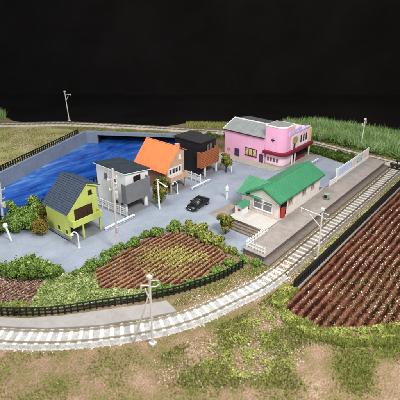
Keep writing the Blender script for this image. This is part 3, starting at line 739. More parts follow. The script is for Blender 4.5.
bb = thing('hoarding', 'white framed advertising hoarding with blue pink and green pictures on the platform', 'hoarding', (72.6,25.9,.8))
MB().box(65.5,79.6,25.92,26.02,.95,3.0).build('board', 'white', bb, bevel=.02)
MB().box(65.4,79.7,25.85,25.918,.82,1.25).build('base_board', 'white', bb, bevel=.02)
for x0, x1, z0, z1, m in ((66.1,68.9,1.45,2.75,'bill_blue'),(69.0,71.6,1.5,2.7,'bill_blue'),(71.7,74.0,1.4,2.75,'bill_pink'),(74.1,76.5,1.4,2.75,'bill_green'),(76.6,79.0,1.5,2.8,'bill_pink')):
    MB().box(x0,x1,25.89,25.918,z0,z1).build('poster', m, bb)
for x in (65.6, 70.2, 74.9, 79.5): MB().box(x-.08,x+.08,26.02,26.16,.8,3.0).build('post', 'white', bb)

eb = thing('equipment_box', 'small pale green grey box with dark front standing on the platform', 'box', (58.1,24.2,.8))
MB().box(57.85,58.45,23.95,24.5,.92,1.6).build('cabinet', 'box_green', eb, bevel=.04)
MB().box(57.80,58.5,23.9,24.55,1.6,1.66).build('lid', 'box_green', eb, bevel=.02)
MB().box(57.82,57.848,24.0,24.45,1.05,1.5).build('opening', 'dark', eb)
MB().box(57.7,58.55,23.85,24.6,.80,.92).build('foot', 'platform_side', eb)

# ------------------------------------------------------------------ houses
def house(name, label, u0, u1, v0, v1, wall_f, wall_s, prof, ground_z=2.2):
    """street-facing house: open bay under the front, side wall to the ground on the left; prof = wall-top profile across X"""
    h = thing(name, label, 'house', ((u0+u1)/2,(v0+v1)/2,0))
    MB().box(u0-.25,u1+.25,v0-1.0,v1+.2,.0,.16).build('plinth', 'plinth', h, bevel=.02)
    top = [(x,z) for x,z in prof]
    MB().xz([(u0,ground_z),(u1,ground_z)]+[(x,z) for x,z in reversed(top)], v0, v1).build('wall', wall_f, h)
    MB().box(u0-.02,u0+.16,v0-.014,v1-.003,.16,top[0][1]-.1).build('side_wall', wall_s, h)
    MB().box(u0+.16,u1-.02,v0+2.4,v1-.01,.16,ground_z).build('ground_floor', wall_s, h)
    MB().box(u0+.16,u1-.1,v0+2.36,v0+2.398,.18,ground_z-.02).build('carport_shade', 'dark', h)  # dark sheet painted in for the shade under the house front
    return h
def balcony(h, x0, x1, y0, y1, z0, z1, m, th=.12):
    MB().box(x0,x1,y0,y0+th,z0,z1).box(x0,x0+th,y0+th,y1,z0+.002,z1-.002).box(x1-th,x1,y0+th,y1,z0+.002,z1-.002).box(x0+th,x1-th,y0+th,y1,z0+.004,z0+.12).build('balcony', m, h, bevel=.015)

# lime green house
h = house('lime_house', 'lime green house with navy tiled asymmetric roof and a green balcony', 26.6, 31.2, 44.6, 49.8, 'lime', 'lime', [(26.6,4.12),(29.65,7.15),(31.2,6.45)])
roof_slope((26.25,3.82),(29.66,7.2), 44.3, 50.1, .07, 16, 'tile_navy', h, axis='y', step=.06)
roof_slope((31.55,6.32),(29.66,7.2), 44.3, 50.1, .07, 5, 'tile_navy', h, axis='y', step=.06)
MB().tube([(29.66,44.28,7.3),(29.66,50.12,7.3)], .11, 8).build('ridge_cap', 'tile_navy', h)
MB().beam((26.3,44.33,3.85),(29.66,44.33,7.14),.08,.14).build('barge_board', 'lime', h); MB().beam((29.66,44.33,7.14),(31.5,44.33,6.3),.08,.14).build('barge_board', 'lime', h)
balcony(h, 26.55, 31.0, 43.55, 44.58, 2.22, 3.12, 'lime')
window_y(h, 44.6, 27.5, 30.25, 2.6, 4.15, 4, fm='brown_dark', gm='brown_dark')
window_y(h, 44.6, 29.85, 30.4, 5.5, 6.05, 1, fm='brown_dark', gm='glass_dark')
window_x(h, 26.58, 46.65, 47.35, .75, 1.55, 1, fm='lime', gm='glass_dark'); window_x(h, 26.58, 44.95, 45.6, .75, 1.55, 1, fm='lime', gm='glass_dark')
for x in (28.1, 30.8): MB().box(x-.11,x+.11,43.75,43.97,.16,2.22).build('post', 'lime', h, bevel=.01)
MB().box(26.35,26.58,44.4,50.0,.0,.5).build('foundation', 'plinth', h)

# white house
h = house('white_house', 'white house with a dark flat roof and a plain grey balcony', 36.4, 40.9, 45.0, 51.5, 'white_wall', 'white_wall', [(36.4,6.25),(40.9,5.62)])
MB().xz([(36.15,6.30),(41.15,5.60),(41.15,5.78),(36.15,6.48)], 44.75, 51.75).build('roof', 'roof_slate', h, bevel=.03)
MB().xz([(36.10,6.20),(41.2,5.50),(41.2,5.58),(36.1,6.28)], 44.68, 51.8).build('roof_trim', 'white', h)
balcony(h, 35.65, 40.3, 44.0, 44.98, 1.98, 4.9, 'grey_panel')
window_y(h, 45.0, 37.95, 39.3, 4.1, 5.3, 2, fm='brown_dark', gm='glass_dark')
window_x(h, 36.38, 48.9, 49.7, 4.3, 5.2, 1, fm='grey_panel', gm='glass_pale'); window_x(h, 36.38, 46.9, 47.5, 4.2, 5.0, 1, fm='white', gm='glass_pale')
for y in (47.0, 45.8): MB().box(36.26,36.378,y-.2,y+.2,1.05,1.4).build('vent', 'brown_dark', h, bevel=.02)
MB().tube([(36.3,48.0,.2),(36.3,48.0,5.9)], .06, 6).build('drain_pipe', 'pole', h)
MB().box(39.5,39.95,44.35,44.75,.16,1.98).build('post', 'white_wall', h, bevel=.02)

# orange roofed house
h = house('orange_roof_house', 'beige house with a bright orange roof and white framed window strip', 45.1, 49.3, 45.4, 52.5, 'beige_wall', 'brick_wall', [(45.1,3.72),(47.95,7.0),(49.3,6.3)])
roof_slope((44.72,3.38),(47.95,7.05), 45.1, 52.8, .07, 15, 'orange_roof', h, axis='y', step=.02)
roof_slope((49.65,6.18),(47.95,7.05), 45.1, 52.8, .07, 5, 'orange_roof', h, axis='y', step=.02)
MB().tube([(47.95,45.08,7.14),(47.95,52.82,7.14)], .10, 8).build('ridge_cap', 'orange_roof', h)
MB().box(48.6,49.15,46.2,46.8,6.2,7.2).build('chimney', 'beige_wall', h, bevel=.02)
window_y(h, 45.4, 45.55, 48.6, 2.75, 3.95, 4, fm='white', gm='glass_dark', fw_=.2)
MB().box(45.3,48.8,45.3,45.398,2.3,2.68).build('window_apron', 'white', h)
window_y(h, 45.4, 48.0, 48.5, 5.0, 5.75, 1, fm='white', gm='lamp_blue')
balcony(h, 45.15, 49.1, 44.4, 45.38, 1.95, 2.85, 'beige_wall')
for x in (45.4, 48.7): MB().box(x-.12,x+.12,44.55,44.79,.16,1.95).build('post', 'beige_wall', h, bevel=.01)

# black house
h = house('black_house', 'black flat roofed house with a terracotta panelled balcony', 53.6, 57.9, 45.6, 51.4, 'black_wall', 'black_wall', [(53.6,6.2),(57.9,6.05)])
MB().xz([(53.35,6.22),(58.1,6.06),(58.1,6.26),(53.35,6.42)], 45.3, 51.7).build('roof', 'black_roof', h, bevel=.03)
balcony(h, 52.75, 57.5, 44.55, 45.58, 2.05, 4.9, 'terracotta')
for z in np.arange(2.35, 4.85, .31): MB().box(52.735,57.515,44.53,44.548,z,z+.03).build('panel_joint', 'brown_dark', h)
window_y(h, 45.6, 55.3, 56.9, 4.3, 5.6, 2, fm='black', gm='glass_pale')
for x in (54.0, 57.2): MB().box(x-.14,x+.14,44.75,45.03,.16,2.05).build('post', 'white_wall', h, bevel=.01)

# ------------------------------------------------------------------ pink hall
pk = thing('pink_cinema', 'pink cinema hall with grey roof rounded corner tower and maroon canopy', 'cinema', (70,42,0))
MB().yz([(40.4,.16),(49.7,.16),(49.7,5.15),(40.4,5.15)], 66.0, 74.5).build('hall_wall', 'pink', pk)
for y in (40.5, 49.55): MB().xz([(66.0,5.15),(74.4,5.15),(74.4,5.7),(69.5,6.45)], y, y+.12).build('gable', 'pink', pk)
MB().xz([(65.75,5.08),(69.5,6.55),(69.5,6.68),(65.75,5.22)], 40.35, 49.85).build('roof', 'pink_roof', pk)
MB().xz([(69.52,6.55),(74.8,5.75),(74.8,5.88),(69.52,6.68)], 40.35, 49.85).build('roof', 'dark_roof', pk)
for y in np.arange(41.2, 49.6, .95): MB().xz([(65.78,5.23),(69.45,6.655),(69.45,6.69),(65.78,5.265)], y, y+.06).build('roof_seam', 'pink_roof', pk)
MB().box(69.35,69.65,40.2,49.9,6.66,6.82).build('ridge_cap', 'white', pk)
MB().xz([(65.7,5.2),(69.5,6.66),(69.5,6.78),(65.7,5.33)], 49.86, 50.0).build('barge_board', 'white', pk)
MB().box(65.68,65.76,40.35,49.85,5.0,5.2).build('gutter', 'brown_dark', pk)
f = window_x(pk, 66.0, 42.1, 44.75, .95, 2.5, 3, fm='brown_dark', gm='poster_mix', fw_=.12)
MB().box(65.94,65.998,46.1,47.2,.17,1.75).build('door', 'navy_door', pk); MB().box(65.94,65.998,40.62,41.5,.17,1.85).build('door', 'navy_door', pk)
MB().box(65.93,65.998,48.2,49.0,.9,1.7).build('poster', 'poster_mix', pk)
# corner tower, rounded towards the street corner
def rounded(x0, y0, x1, y1, r, n=8):
    P = [(x1,y0),(x1,y1),(x0,y1)]
    for k in range(n+1):
        a = PI+PI/2*k/n; P.append((x0+r+r*math.cos(a), y0+r+r*math.sin(a)))
    return P
MB().prism(rounded(65.95,36.4,69.7,40.35,1.5), 2.9, 7.55).build('tower_wall', 'pink', pk)
MB().prism(rounded(66.15,36.6,69.7,40.2,1.4), .16, 2.5).build('tower_ground_floor', 'pink_pale', pk)
MB().prism(rounded(65.9,36.35,69.75,40.4,1.5), 7.55, 7.75).build('parapet', 'white', pk, bevel=.03)
MB().prism(rounded(66.15,36.62,69.55,40.2,1.3), 7.74, 7.79).build('tower_roof', 'pink_roof', pk)
MB().prism(rounded(65.35,35.75,76.4,40.45,1.9), 2.45, 3.0).build('canopy', 'maroon', pk, bevel=.03)
MB().prism(rounded(65.30,35.70,76.45,40.45,1.93), 2.62, 2.70).build('canopy_stripe', 'maroon', pk)
MB().box(69.72,75.3,36.4,42.0,3.0,6.05).build('facade_wall', 'pink_pale', pk)
MB().box(69.72,75.3,40.36,42.0,.16,2.5).build('foyer_wall', 'pink_pale', pk)
MB().box(69.75,75.25,36.75,40.35,.17,2.44).build('foyer', 'dark', pk)
MB().box(70.0,75.0,36.55,36.72,.17,.8).build('foyer_rail', 'maroon', pk)
for x in (68.9, 70.0, 75.6): MB().box(x-.1,x+.1,36.1,36.3,.16,2.45).build('canopy_post', 'white', pk)
MB().add([(67.5,36.25,5.9),(71.9,36.25,6.45),(71.9,36.25,7.0),(67.5,36.25,6.65),(67.5,36.4,5.9),(71.9,36.4,6.45),(71.9,36.4,7.0),(67.5,36.4,6.65)], [(0,1,2,3),(7,6,5,4),(0,4,5,1),(1,5,6,2),(2,6,7,3),(3,7,4,0)]).build('sign_board', 'lilac', pk)
MB().box(69.8,75.4,36.2,36.7,6.05,6.35).build('facade_cornice', 'lilac', pk, bevel=.03)
for k, (x, z) in enumerate(((67.9,7.0),(68.6,7.1),(69.3,7.15))): MB().box(x-.25,x+.2,36.3,36.42,z-.1,z+.45).build('sign_mark', 'peach', pk, bevel=.04)
po = MB().box(68.6,71.2,36.27,36.398,3.05,5.6).build('poster', 'pink_pale', pk)
mb = MB()
for k in range(12):
    a = 2*PI*k/12; a2 = 2*PI*(k+1)/12; mb.add([(69.8,36.24,4.7),(69.8+1.05*math.cos(a),36.24,4.7+.72*math.sin(a)),(69.8+1.05*math.cos(a2),36.24,4.7+.72*math.sin(a2))], [(0,1,2)])
mb.build('leaf_picture', 'poster_tree', po)
MB().box(69.3,70.0,36.25,36.268,3.1,4.3).build('stem_picture', 'brown_dark', po)
MB().box(71.6,74.9,36.3,36.398,3.05,3.45).build('window_apron', 'white', pk)
for x in (72.3, 73.3, 74.3): MB().box(x-.2,x+.2,36.33,36.398,3.7,5.1).build('window', 'glass_dark', pk)
MB().box(75.32,76.3,36.25,36.75,3.0,5.75).build('sign_blade', 'peach', pk, bevel=.04)
# cross shaped tower window and small ground floor windows
w_ = MB().box(65.92,65.949,38.35,39.05,5.0,5.22).box(65.915,65.948,38.58,38.82,4.75,5.47).build('cross_window', 'brown_dark', pk)
for y in (37.7, 38.35, 39.0, 39.65): MB().box(66.10,66.149,y-.16,y+.16,.95,1.65).build('poster', 'poster_dark', pk)
MB().prism(rounded(66.1,36.55,69.7,40.22,1.42), .16, .4).build('tower_base_course', 'pave', pk)

# ------------------------------------------------------------------ car (front towards -X)
def make_car(loc):
    t = thing('parked_car', 'black saloon car parked in the middle of the street', 'car', loc)
    X, Y = loc[0], loc[1]
    # lofted body: stations along X with half width and lower/upper height, front at -2.25
    secs = [(-2.25,.62,.34,.52),(-2.16,.78,.24,.66),(-1.8,.86,.20,.75),(-1.2,.88,.19,.83),(-.7,.885,.19,.88),(0,.89,.19,.90),(.8,.89,.19,.92),(1.4,.88,.20,.93),(1.9,.86,.24,.92),(2.15,.80,.30,.86),(2.25,.68,.40,.74)]
    def loft(secs_, prof, m, name, par):
        mb = MB(); k = len(prof)
        for x, hw, z0, z1 in secs_:
            for a, b in prof: mb.v.append((X+x, Y+a*hw, z0+(z1-z0)*b+.02))
        for i in range(len(secs_)-1):
            for j in range(k): mb.f.append((i*k+j, i*k+(j+1)%k, (i+1)*k+(j+1)%k, (i+1)*k+j))
        mb.f.append(tuple(range(k))); mb.f.append(tuple((len(secs_)-1)*k+j for j in range(k)))
        return mb.build(name, m, par, smooth=True)
    pr = [(-.8,0),(-.97,.12),(-1,.5),(-.97,.8),(-.84,.96),(-.5,1),(.5,1),(.84,.96),(.97,.8),(1,.5),(.97,.12),(.8,0)]
    body = loft(secs, pr, 'car_paint', 'body', t)
    cab = [(-1.05,.76,.84,.88),(-.7,.74,.84,1.08),(-.25,.70,.84,1.30),(.2,.67,.85,1.38),(.8,.67,.86,1.36),(1.25,.70,.87,1.22),(1.7,.74,.88,1.02),(1.95,.76,.88,.93)]
    pc = [(-1.03,0),(-1,.25),(-.92,.7),(-.8,.93),(-.5,1),(.5,1),(.8,.93),(.92,.7),(1,.25),(1.03,0)]
    loft(cab, pc, 'glass_dark', 'window', t)
    roof = [(-.3,.58,1.27,1.335),(.1,.60,1.33,1.40),(.8,.60,1.33,1.39),(1.15,.58,1.24,1.30)]
    loft(roof, [(-1,0),(-1,.6),(-.8,1),(.8,1),(1,.6),(1,0)], 'car_paint', 'roof', t)
    for sgn in (-1, 1):
        for x0, z0, x1, z1 in ((-.98,.92,-.28,1.30),(1.1,1.28,1.85,.95),(.35,.92,.32,1.36)):
            MB().beam((X+x0,Y+sgn*.755,z0),(X+x1,Y+sgn*.655,z1),.07,.09).build('pillar', 'car_paint', t)
        MB().ball((X-2.06,Y+sgn*.60,.60), .17, 8, 5, .55).build('headlight', 'lamp_clear', t)
        MB().box(X+2.17,X+2.235,Y+sgn*.62-.14,Y+sgn*.62+.14,.62,.74).build('tail_light', 'red', t, bevel=.02)
        MB().box(X-.72,X-.5,Y+sgn*.98-.09,Y+sgn*.98+.09,.90,1.03).build('mirror', 'car_paint', t, bevel=.03)
        for x in (-1.4, 1.4):
            w = MB().tube([(X+x,Y+sgn*.70,.32),(X+x,Y+sgn*.90,.32)], .32, 18).build('wheel', 'tyre', t, bevel=.03)
            MB().tube([(X+x,Y+sgn*.88,.32),(X+x,Y+sgn*.915,.32)], .2, 14).build('rim', 'rim', w)
    MB().box(X-2.27,X-2.235,Y-.26,Y+.26,.40,.50).build('number_plate', 'white', t)
    MB().box(X-2.265,X-2.20,Y-.45,Y+.45,.52,.60).build('grille', 'black', t)
    return t
car = make_car((44.7,38.45,.02)); car.rotation_euler = (0,0,R(4)); car.scale = (.93,.95,.98)

# ------------------------------------------------------------------ fields
def field(name, poly, pitch, amp, m, res=.2, angle=0, seed=0):
    p = np.array(poly); lo = p.min(0); hi = p.max(0)
    xs = np.arange(lo[0], hi[0]+res, res*2.2); ys = np.arange(lo[1], hi[1]+res, res)
    gx, gy = np.meshgrid(xs, ys, indexing='ij'); r2 = np.random.default_rng(seed)
    w1 = r2.normal(0, 1, gx.shape); w2 = (w1+np.roll(w1,1,0)+np.roll(w1,1,1)+np.roll(w1,-1,0)+np.roll(w1,-1,1))/5
    wav = .06*np.sin(gx*.5)
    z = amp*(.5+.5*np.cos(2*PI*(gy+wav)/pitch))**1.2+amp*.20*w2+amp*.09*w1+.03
    ins = inside(gx+r2.normal(0,.12,gx.shape), gy, poly); mb = MB(); ny = len(ys)
    mb.v = list(zip(gx.ravel().tolist(), gy.ravel().tolist(), np.where(ins, np.maximum(z,.03), -.05).ravel().tolist()))
    for i in range(len(xs)-1):
        for j in range(ny-1):
            if ins[i,j] or ins[i+1,j] or ins[i,j+1] or ins[i+1,j+1]: mb.f.append((i*ny+j, (i+1)*ny+j, (i+1)*ny+j+1, i*ny+j+1))
    tone = np.clip((z-.03)/amp, 0, 1).ravel()  # row shading painted in by height: dark furrows, pale crests
    used = sorted({k for f in mb.f for k in f}); mp = {k: i for i, k in enumerate(used)}
    mb.v = [mb.v[k] for k in used]; mb.f = [tuple(mp[k] for k in f) for f in mb.f]
    o = mb.build(name, m, smooth=True); struct(o)
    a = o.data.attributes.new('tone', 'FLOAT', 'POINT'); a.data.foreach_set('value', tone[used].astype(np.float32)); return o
FA = [(22.6,34.2),(24.3,36.6),(28.5,37.4),(34,37.2),(37.2,35.8),(37.6,31),(36.7,25.8),(33.5,26.3),(30.5,27.2),(27.2,28.6),(24.8,31.2)]
FC = [(36.9,17.25),(33.1,16.8),(32.9,12.8),(35.8,9.8),(38.8,7.2),(43.5,4.0),(52,-1),(80,-2),(81,17.25)]
FB = [(20.2,40.3),(18.6,42.0),(14.5,47.6),(12.0,47.2),(11.6,44),(13.8,40.4),(16.0,37.6),(17.2,37.9)]
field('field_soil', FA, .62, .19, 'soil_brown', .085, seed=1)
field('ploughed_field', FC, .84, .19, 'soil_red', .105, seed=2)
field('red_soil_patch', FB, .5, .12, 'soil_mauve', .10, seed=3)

def stuff(name, V, T, m, k=3):
    o = fast_mesh(name, V, len(V), k, T, m); o['kind'] = 'stuff'; return o
# stubble and crop rows
def row_points(poly, pitch, n, spread, top):
    P = pts_in(poly, n); k = np.round(P[:,1]/pitch)*pitch-.06*np.sin(P[:,0]*.5)
    P[:,1] = k+rng.normal(0, spread, n); P = P[inside(P[:,0], P[:,1], poly)]
    return np.column_stack([P, np.full(len(P), top)])
def specks(P, size):
    N_ = rng.normal(size=(len(P),3)); N_[:,2] = np.abs(N_[:,2])+.8; N_ /= np.linalg.norm(N_, axis=1)[:,None]
    return leaf_quads(P+np.array((0,0,.04)), N_, size)
NEAR_C = [(33.2,16.9),(60,16.9),(60,4),(43.5,4.0),(38.8,7.2),(35.8,9.8),(32.9,12.8)]
P1 = row_points(NEAR_C, .84, 11000, .12, .17)
# crop remains thin out unevenly over the field
key = np.sin(P1[:,0]*.83+1.3*np.sin(P1[:,1]*.9))+np.sin(P1[:,0]*.31-P1[:,1]*.55)+rng.normal(0,.8,len(P1)); P1 = P1[key > .1]
Q = specks(P1, .045); stuff('field_stubble', Q, .5+rng.normal(0,.22,len(Q)), 'stubble', 4)
W = row_points([(34,16.7),(72,16.9),(72,6),(48,6),(38.8,8.2)], .84, 620, .09, .19)
Q = specks(W, .065); stuff('field_pale_clods', Q, .95+rng.normal(0,.1,len(Q)), 'stubble', 4)
G = row_points([(34,16),(60,16),(60,5),(43.5,4.0),(38.8,7.2),(35.8,9.8)], .84, 2600, .10, .17); V, T = blades(G, .16, .9, .05, .3); stuff('field_stubble', V, T, 'stubble')
G = row_points([(33,13),(41,15),(49,10),(52,3),(43.5,4.0),(38.8,7.2),(35.8,9.8)], .84, 2600, .25, .18)
V, T = blades(G, .22, .7, .05, .2); stuff('field_weeds', V, T, 'stubble')
D = row_points([(27.5,31.5),(30,28.2),(35.0,27.2),(35.8,30.5),(34.5,34.8),(31,36.5),(29,35)], .62, 15000, .10, .17)
dens = 1.3*np.exp(-(((D[:,0]-32.4)/3.6)**2+((D[:,1]-31.4)/2.9)**2)); dens *= .55+.45*np.sin(D[:,0]*1.1+D[:,1]*.7+np.sin(D[:,1]*1.9)); D = D[rng.uniform(size=len(D)) < dens]
V, T = blades(D, .15, 1.0, .055, .62); stuff('dry_crop_rows', V, T, 'dryplants')
D = row_points(FA, .62, 9000, .10, .16); V, T = blades(D, .10, 1.1, .045, .42); stuff('field_stubble', V, T, 'stubble')
P1 = np.column_stack([pts_in(FB, 2600), np.full(2600, .14)]); Q = specks(P1, .05); stuff('soil_flecks', Q, rng.uniform(.05,.8,len(Q)), 'stubble', 4)

# low leafy crop between the two fields and inside the front fence
LEAFY = [(17.4,37.6),(20.4,40.0),(23.6,37.0),(24.2,36.2),(22.8,33.9),(24.7,31.0),(26.2,29.3),(25.2,28.6),(21.4,31.6),(18.1,34.2),(16.0,36.4)]
def ground_leaves(name, poly, n, size, h, m, tone, patch=.5):
    P = pts_in(poly, n); bump = .5+.5*np.sin(P[:,0]*2.1+np.sin(P[:,1]*1.7))*np.sin(P[:,1]*2.3+.7)
    if patch < .5:
        kk = (np.sin(P[:,0]*2.7+2*np.sin(P[:,1]*1.3))+np.sin(P[:,1]*2.9+1.5*np.sin(P[:,0]*1.9))+rng.normal(0,.55,n)) > patch
        P = P[kk]; bump = bump[kk]; n = len(P)
    z = .03+h*bump*rng.uniform(.3,1,n); C = np.column_stack([P, z])
    N_ = rng.normal(0,.6,(n,3)); N_[:,2] = np.abs(N_[:,2])+.7; N_ /= np.linalg.norm(N_,axis=1)[:,None]
    stuff(name, leaf_quads(C, N_, size), tone+.3*(z/h-.4)+rng.normal(0,.17,n), m, 4)
ground_leaves('leafy_crop', LEAFY, 15000, .085, .5, 'leafy', .52)
ground_leaves('leafy_strip', [(26.2,29.4),(28.6,27.6),(32,26.2),(36.4,25.2),(36.2,24.5),(32,25.3),(28.0,27.0),(24.6,29.0)], 7000, .08, .45, 'foam_green', .5)
ground_leaves('leafy_strip', [(12.2,43),(14.5,39.9),(16.6,37.8),(15.6,36.8),(13.3,39.6),(10.6,45)], 2600, .08, .3, 'leafy', .4)

ground_leaves('grass_mat', [(36.6,17.3),(33.0,17.0),(32.5,12.7),(35.8,9.2),(38.8,6.6),(45,2.6),(43.5,1.4),(37.6,5.4),(33.6,9.4),(31.0,13),(31.4,17.2),(34.6,19.2),(36.8,18.6)], 24000, .06, .5, 'grass_mix', .5, -.35)
ground_leaves('grass_mat', [(44.6,18.75),(50,18.8),(50,18.0),(44.6,18.0)], 1600, .06, .3, 'grass_mix', .7, -.1)
ground_leaves('grass_mat', [(57,18.8),(62,18.8),(62,18.0),(57,18.0)], 1600, .06, .3, 'grass_mix', .65, -.1)
ground_leaves('grass_mat', [(69,18.9),(74,18.9),(74,18.0),(69,18.0)], 1600, .06, .3, 'grass_mix', .65, -.1)
ground_leaves('grass_mat', [(32,18.6),(31,16.6),(27,12.0),(22,15),(22,19),(26.5,19.6)], 9000, .055, .3, 'grass_mix', .5, .35)
# ------------------------------------------------------------------ bushes
def make_bush(name, label, r, nl, n, size, m, loc, group=None):
    o = bush_mesh(name, r, nl, n, size, m, None); o.location = loc; o.rotation_euler = (0,0,rng.uniform(0,6))
    tag(o, label, 'bush', group); return o
protos = {}
def bush_row(pts, kind, label, group, r, m, n=1500, size=.085, jitter=.4, sc=(.62,1.32)):
    for i, (x, y) in enumerate(pts):
        k = (kind, i % 3)
        if k not in protos:
            o = bush_mesh('bush', r, 6, n, size, m, None); protos[k] = o; tag(o, label, 'bush', group)
        else: o = protos[k].copy(); COL.objects.link(o); tag(o, label, 'bush', group)
        s_ = rng.uniform(*sc); o.location = (x+rng.uniform(-jitter,jitter), y+rng.uniform(-jitter,jitter), 0)
        o.rotation_euler = (0,0,rng.uniform(0,6.28)); o.scale = (s_*rng.uniform(.85,1.2), s_*rng.uniform(.85,1.2), s_*rng.uniform(.75,1.15))
def along(pts, pitch): return [tuple(p) for p, d in arclen(np.array(pts, float), pitch)]
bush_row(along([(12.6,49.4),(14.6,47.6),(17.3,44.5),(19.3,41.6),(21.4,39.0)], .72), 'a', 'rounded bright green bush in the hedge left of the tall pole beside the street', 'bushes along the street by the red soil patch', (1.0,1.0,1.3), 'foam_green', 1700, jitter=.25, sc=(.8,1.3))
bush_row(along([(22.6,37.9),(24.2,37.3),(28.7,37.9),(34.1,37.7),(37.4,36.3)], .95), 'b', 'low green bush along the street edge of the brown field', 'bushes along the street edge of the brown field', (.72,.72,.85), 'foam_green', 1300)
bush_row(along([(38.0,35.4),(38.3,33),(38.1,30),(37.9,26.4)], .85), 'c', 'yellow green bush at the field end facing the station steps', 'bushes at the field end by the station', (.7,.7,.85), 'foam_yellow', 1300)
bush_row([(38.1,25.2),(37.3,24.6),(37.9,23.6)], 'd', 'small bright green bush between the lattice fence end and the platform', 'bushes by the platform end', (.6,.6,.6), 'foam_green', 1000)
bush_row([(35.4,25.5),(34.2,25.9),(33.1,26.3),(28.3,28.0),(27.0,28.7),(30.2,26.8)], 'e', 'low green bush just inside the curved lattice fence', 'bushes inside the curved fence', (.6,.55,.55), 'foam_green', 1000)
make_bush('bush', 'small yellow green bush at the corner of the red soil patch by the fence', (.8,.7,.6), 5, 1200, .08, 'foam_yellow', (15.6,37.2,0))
# hedge at the canal end of the street
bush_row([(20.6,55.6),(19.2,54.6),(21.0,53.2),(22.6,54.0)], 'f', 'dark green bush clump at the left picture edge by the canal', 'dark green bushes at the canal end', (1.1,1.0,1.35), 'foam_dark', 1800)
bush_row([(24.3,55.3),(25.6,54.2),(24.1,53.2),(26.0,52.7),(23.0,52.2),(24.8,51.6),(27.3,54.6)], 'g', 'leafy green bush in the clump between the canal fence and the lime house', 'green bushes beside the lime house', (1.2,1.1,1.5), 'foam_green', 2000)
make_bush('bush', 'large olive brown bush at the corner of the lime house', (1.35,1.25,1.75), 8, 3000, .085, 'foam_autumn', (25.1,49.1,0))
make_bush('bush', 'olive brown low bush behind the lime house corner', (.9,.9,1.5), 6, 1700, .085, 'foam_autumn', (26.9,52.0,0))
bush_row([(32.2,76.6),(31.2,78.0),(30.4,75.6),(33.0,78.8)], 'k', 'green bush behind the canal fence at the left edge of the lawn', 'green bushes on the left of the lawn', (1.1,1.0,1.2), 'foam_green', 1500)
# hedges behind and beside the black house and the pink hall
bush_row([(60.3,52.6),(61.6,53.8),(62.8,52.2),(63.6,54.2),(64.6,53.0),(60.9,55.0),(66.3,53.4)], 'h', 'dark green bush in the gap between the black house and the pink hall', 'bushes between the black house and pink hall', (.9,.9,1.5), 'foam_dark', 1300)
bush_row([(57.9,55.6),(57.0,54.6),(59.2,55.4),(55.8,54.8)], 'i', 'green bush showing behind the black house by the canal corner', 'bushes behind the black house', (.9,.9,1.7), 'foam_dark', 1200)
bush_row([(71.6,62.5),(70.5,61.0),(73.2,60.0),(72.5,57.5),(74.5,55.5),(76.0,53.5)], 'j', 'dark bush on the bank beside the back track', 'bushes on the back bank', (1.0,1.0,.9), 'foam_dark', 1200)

# ------------------------------------------------------------------ trees
def tree(label, base, h, r, m, trunk_h, lean=(0,0), n=6500):
    x, y = base; t = thing('tree', label, 'tree', (x,y,0))
    mb = MB(); top = Vector((x+lean[0], y+lean[1], h*.62))
    mb.tube([(x,y,0),(x+lean[0]*.3,y+lean[1]*.3,trunk_h*.6),tuple(top)], [.15,.11,.05], 7)
    for k in range(6):
        a = k*1.05+rng.uniform(-.3,.3); z = trunk_h*rng.uniform(.75,1.2)
        mb.tube([(x+lean[0]*.4,y+lean[1]*.4,z),(x+lean[0]*.6+math.cos(a)*r*.35,y+math.sin(a)*r*.35,z+.4),(x+math.cos(a)*r*.7,y+math.sin(a)*r*.7,z+rng.uniform(.6,1.1))], [.07,.05,.02], 5)
    mb.build('trunk', 'trunk', t)
    lob = []
    for k in range(24):
        a = rng.uniform(0,2*PI); q = rng.uniform(.05,.72); zz = trunk_h+(h-trunk_h)*rng.uniform(.12,.85); sh = 1-.5*abs((zz-trunk_h)/(h-trunk_h)-.4)
        s_ = r*rng.uniform(.32,.5); lob.append(((x+lean[0]+math.cos(a)*r*q*sh, y+lean[1]+math.sin(a)*r*q*sh, zz), (s_,s_,s_*.85)))
    Q, T = clump(lob, n, .075)
    # autumn tints sit low and in clumps
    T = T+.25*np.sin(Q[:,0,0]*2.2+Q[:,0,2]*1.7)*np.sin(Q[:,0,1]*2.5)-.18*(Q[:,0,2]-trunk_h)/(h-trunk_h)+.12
    fast_mesh('crown', Q, len(Q), 4, T, m, t, (x,y,0))
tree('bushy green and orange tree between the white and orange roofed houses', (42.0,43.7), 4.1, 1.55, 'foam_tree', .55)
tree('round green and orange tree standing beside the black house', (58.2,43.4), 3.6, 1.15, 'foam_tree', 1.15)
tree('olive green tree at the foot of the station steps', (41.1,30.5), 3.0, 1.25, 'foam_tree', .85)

# ------------------------------------------------------------------ grasses
TALL = [(85.6,-6),(85.2,12),(85.6,20),(85.9,30),(86.2,38),(85.6,46),(90,50.5),(97,45),(98.5,34),(100,20),(101,-6)]
P = pts_in(TALL, 52000); V, T = blades(P, 2.0, .55, .085, .5)
T = T+.24*np.sin(P[:,0]*.8+np.sin(P[:,1]*.55)*2)*np.sin(P[:,1]*1.0)+rng.normal(0,.08,len(T)); stuff('tall_grass', V, T, 'tallgrass')
P = pts_in(TALL, 12000); C = np.column_stack([P, rng.uniform(.1,1.1,len(P))]); N_ = rng.normal(0,.6,(len(P),3)); N_[:,2] += .8; N_ /= np.linalg.norm(N_,axis=1)[:,None]
stuff('grass_undergrowth', leaf_quads(C, N_, .16), .25+.25*C[:,2]+rng.normal(0,.15,len(P)), 'tallgrass', 4)
EDGE = [(84.7,9),(84.5,20),(84.9,31),(85.4,38),(84.9,44),(87.5,45),(87.3,31),(87,20),(86.6,9)]
ground_leaves('grass_margin', EDGE, 7000, .12, .9, 'foam_dark', .55)
TALL2 = [(48.6,107.2),(50.6,108.6),(51.0,114),(45,118),(38,112)]
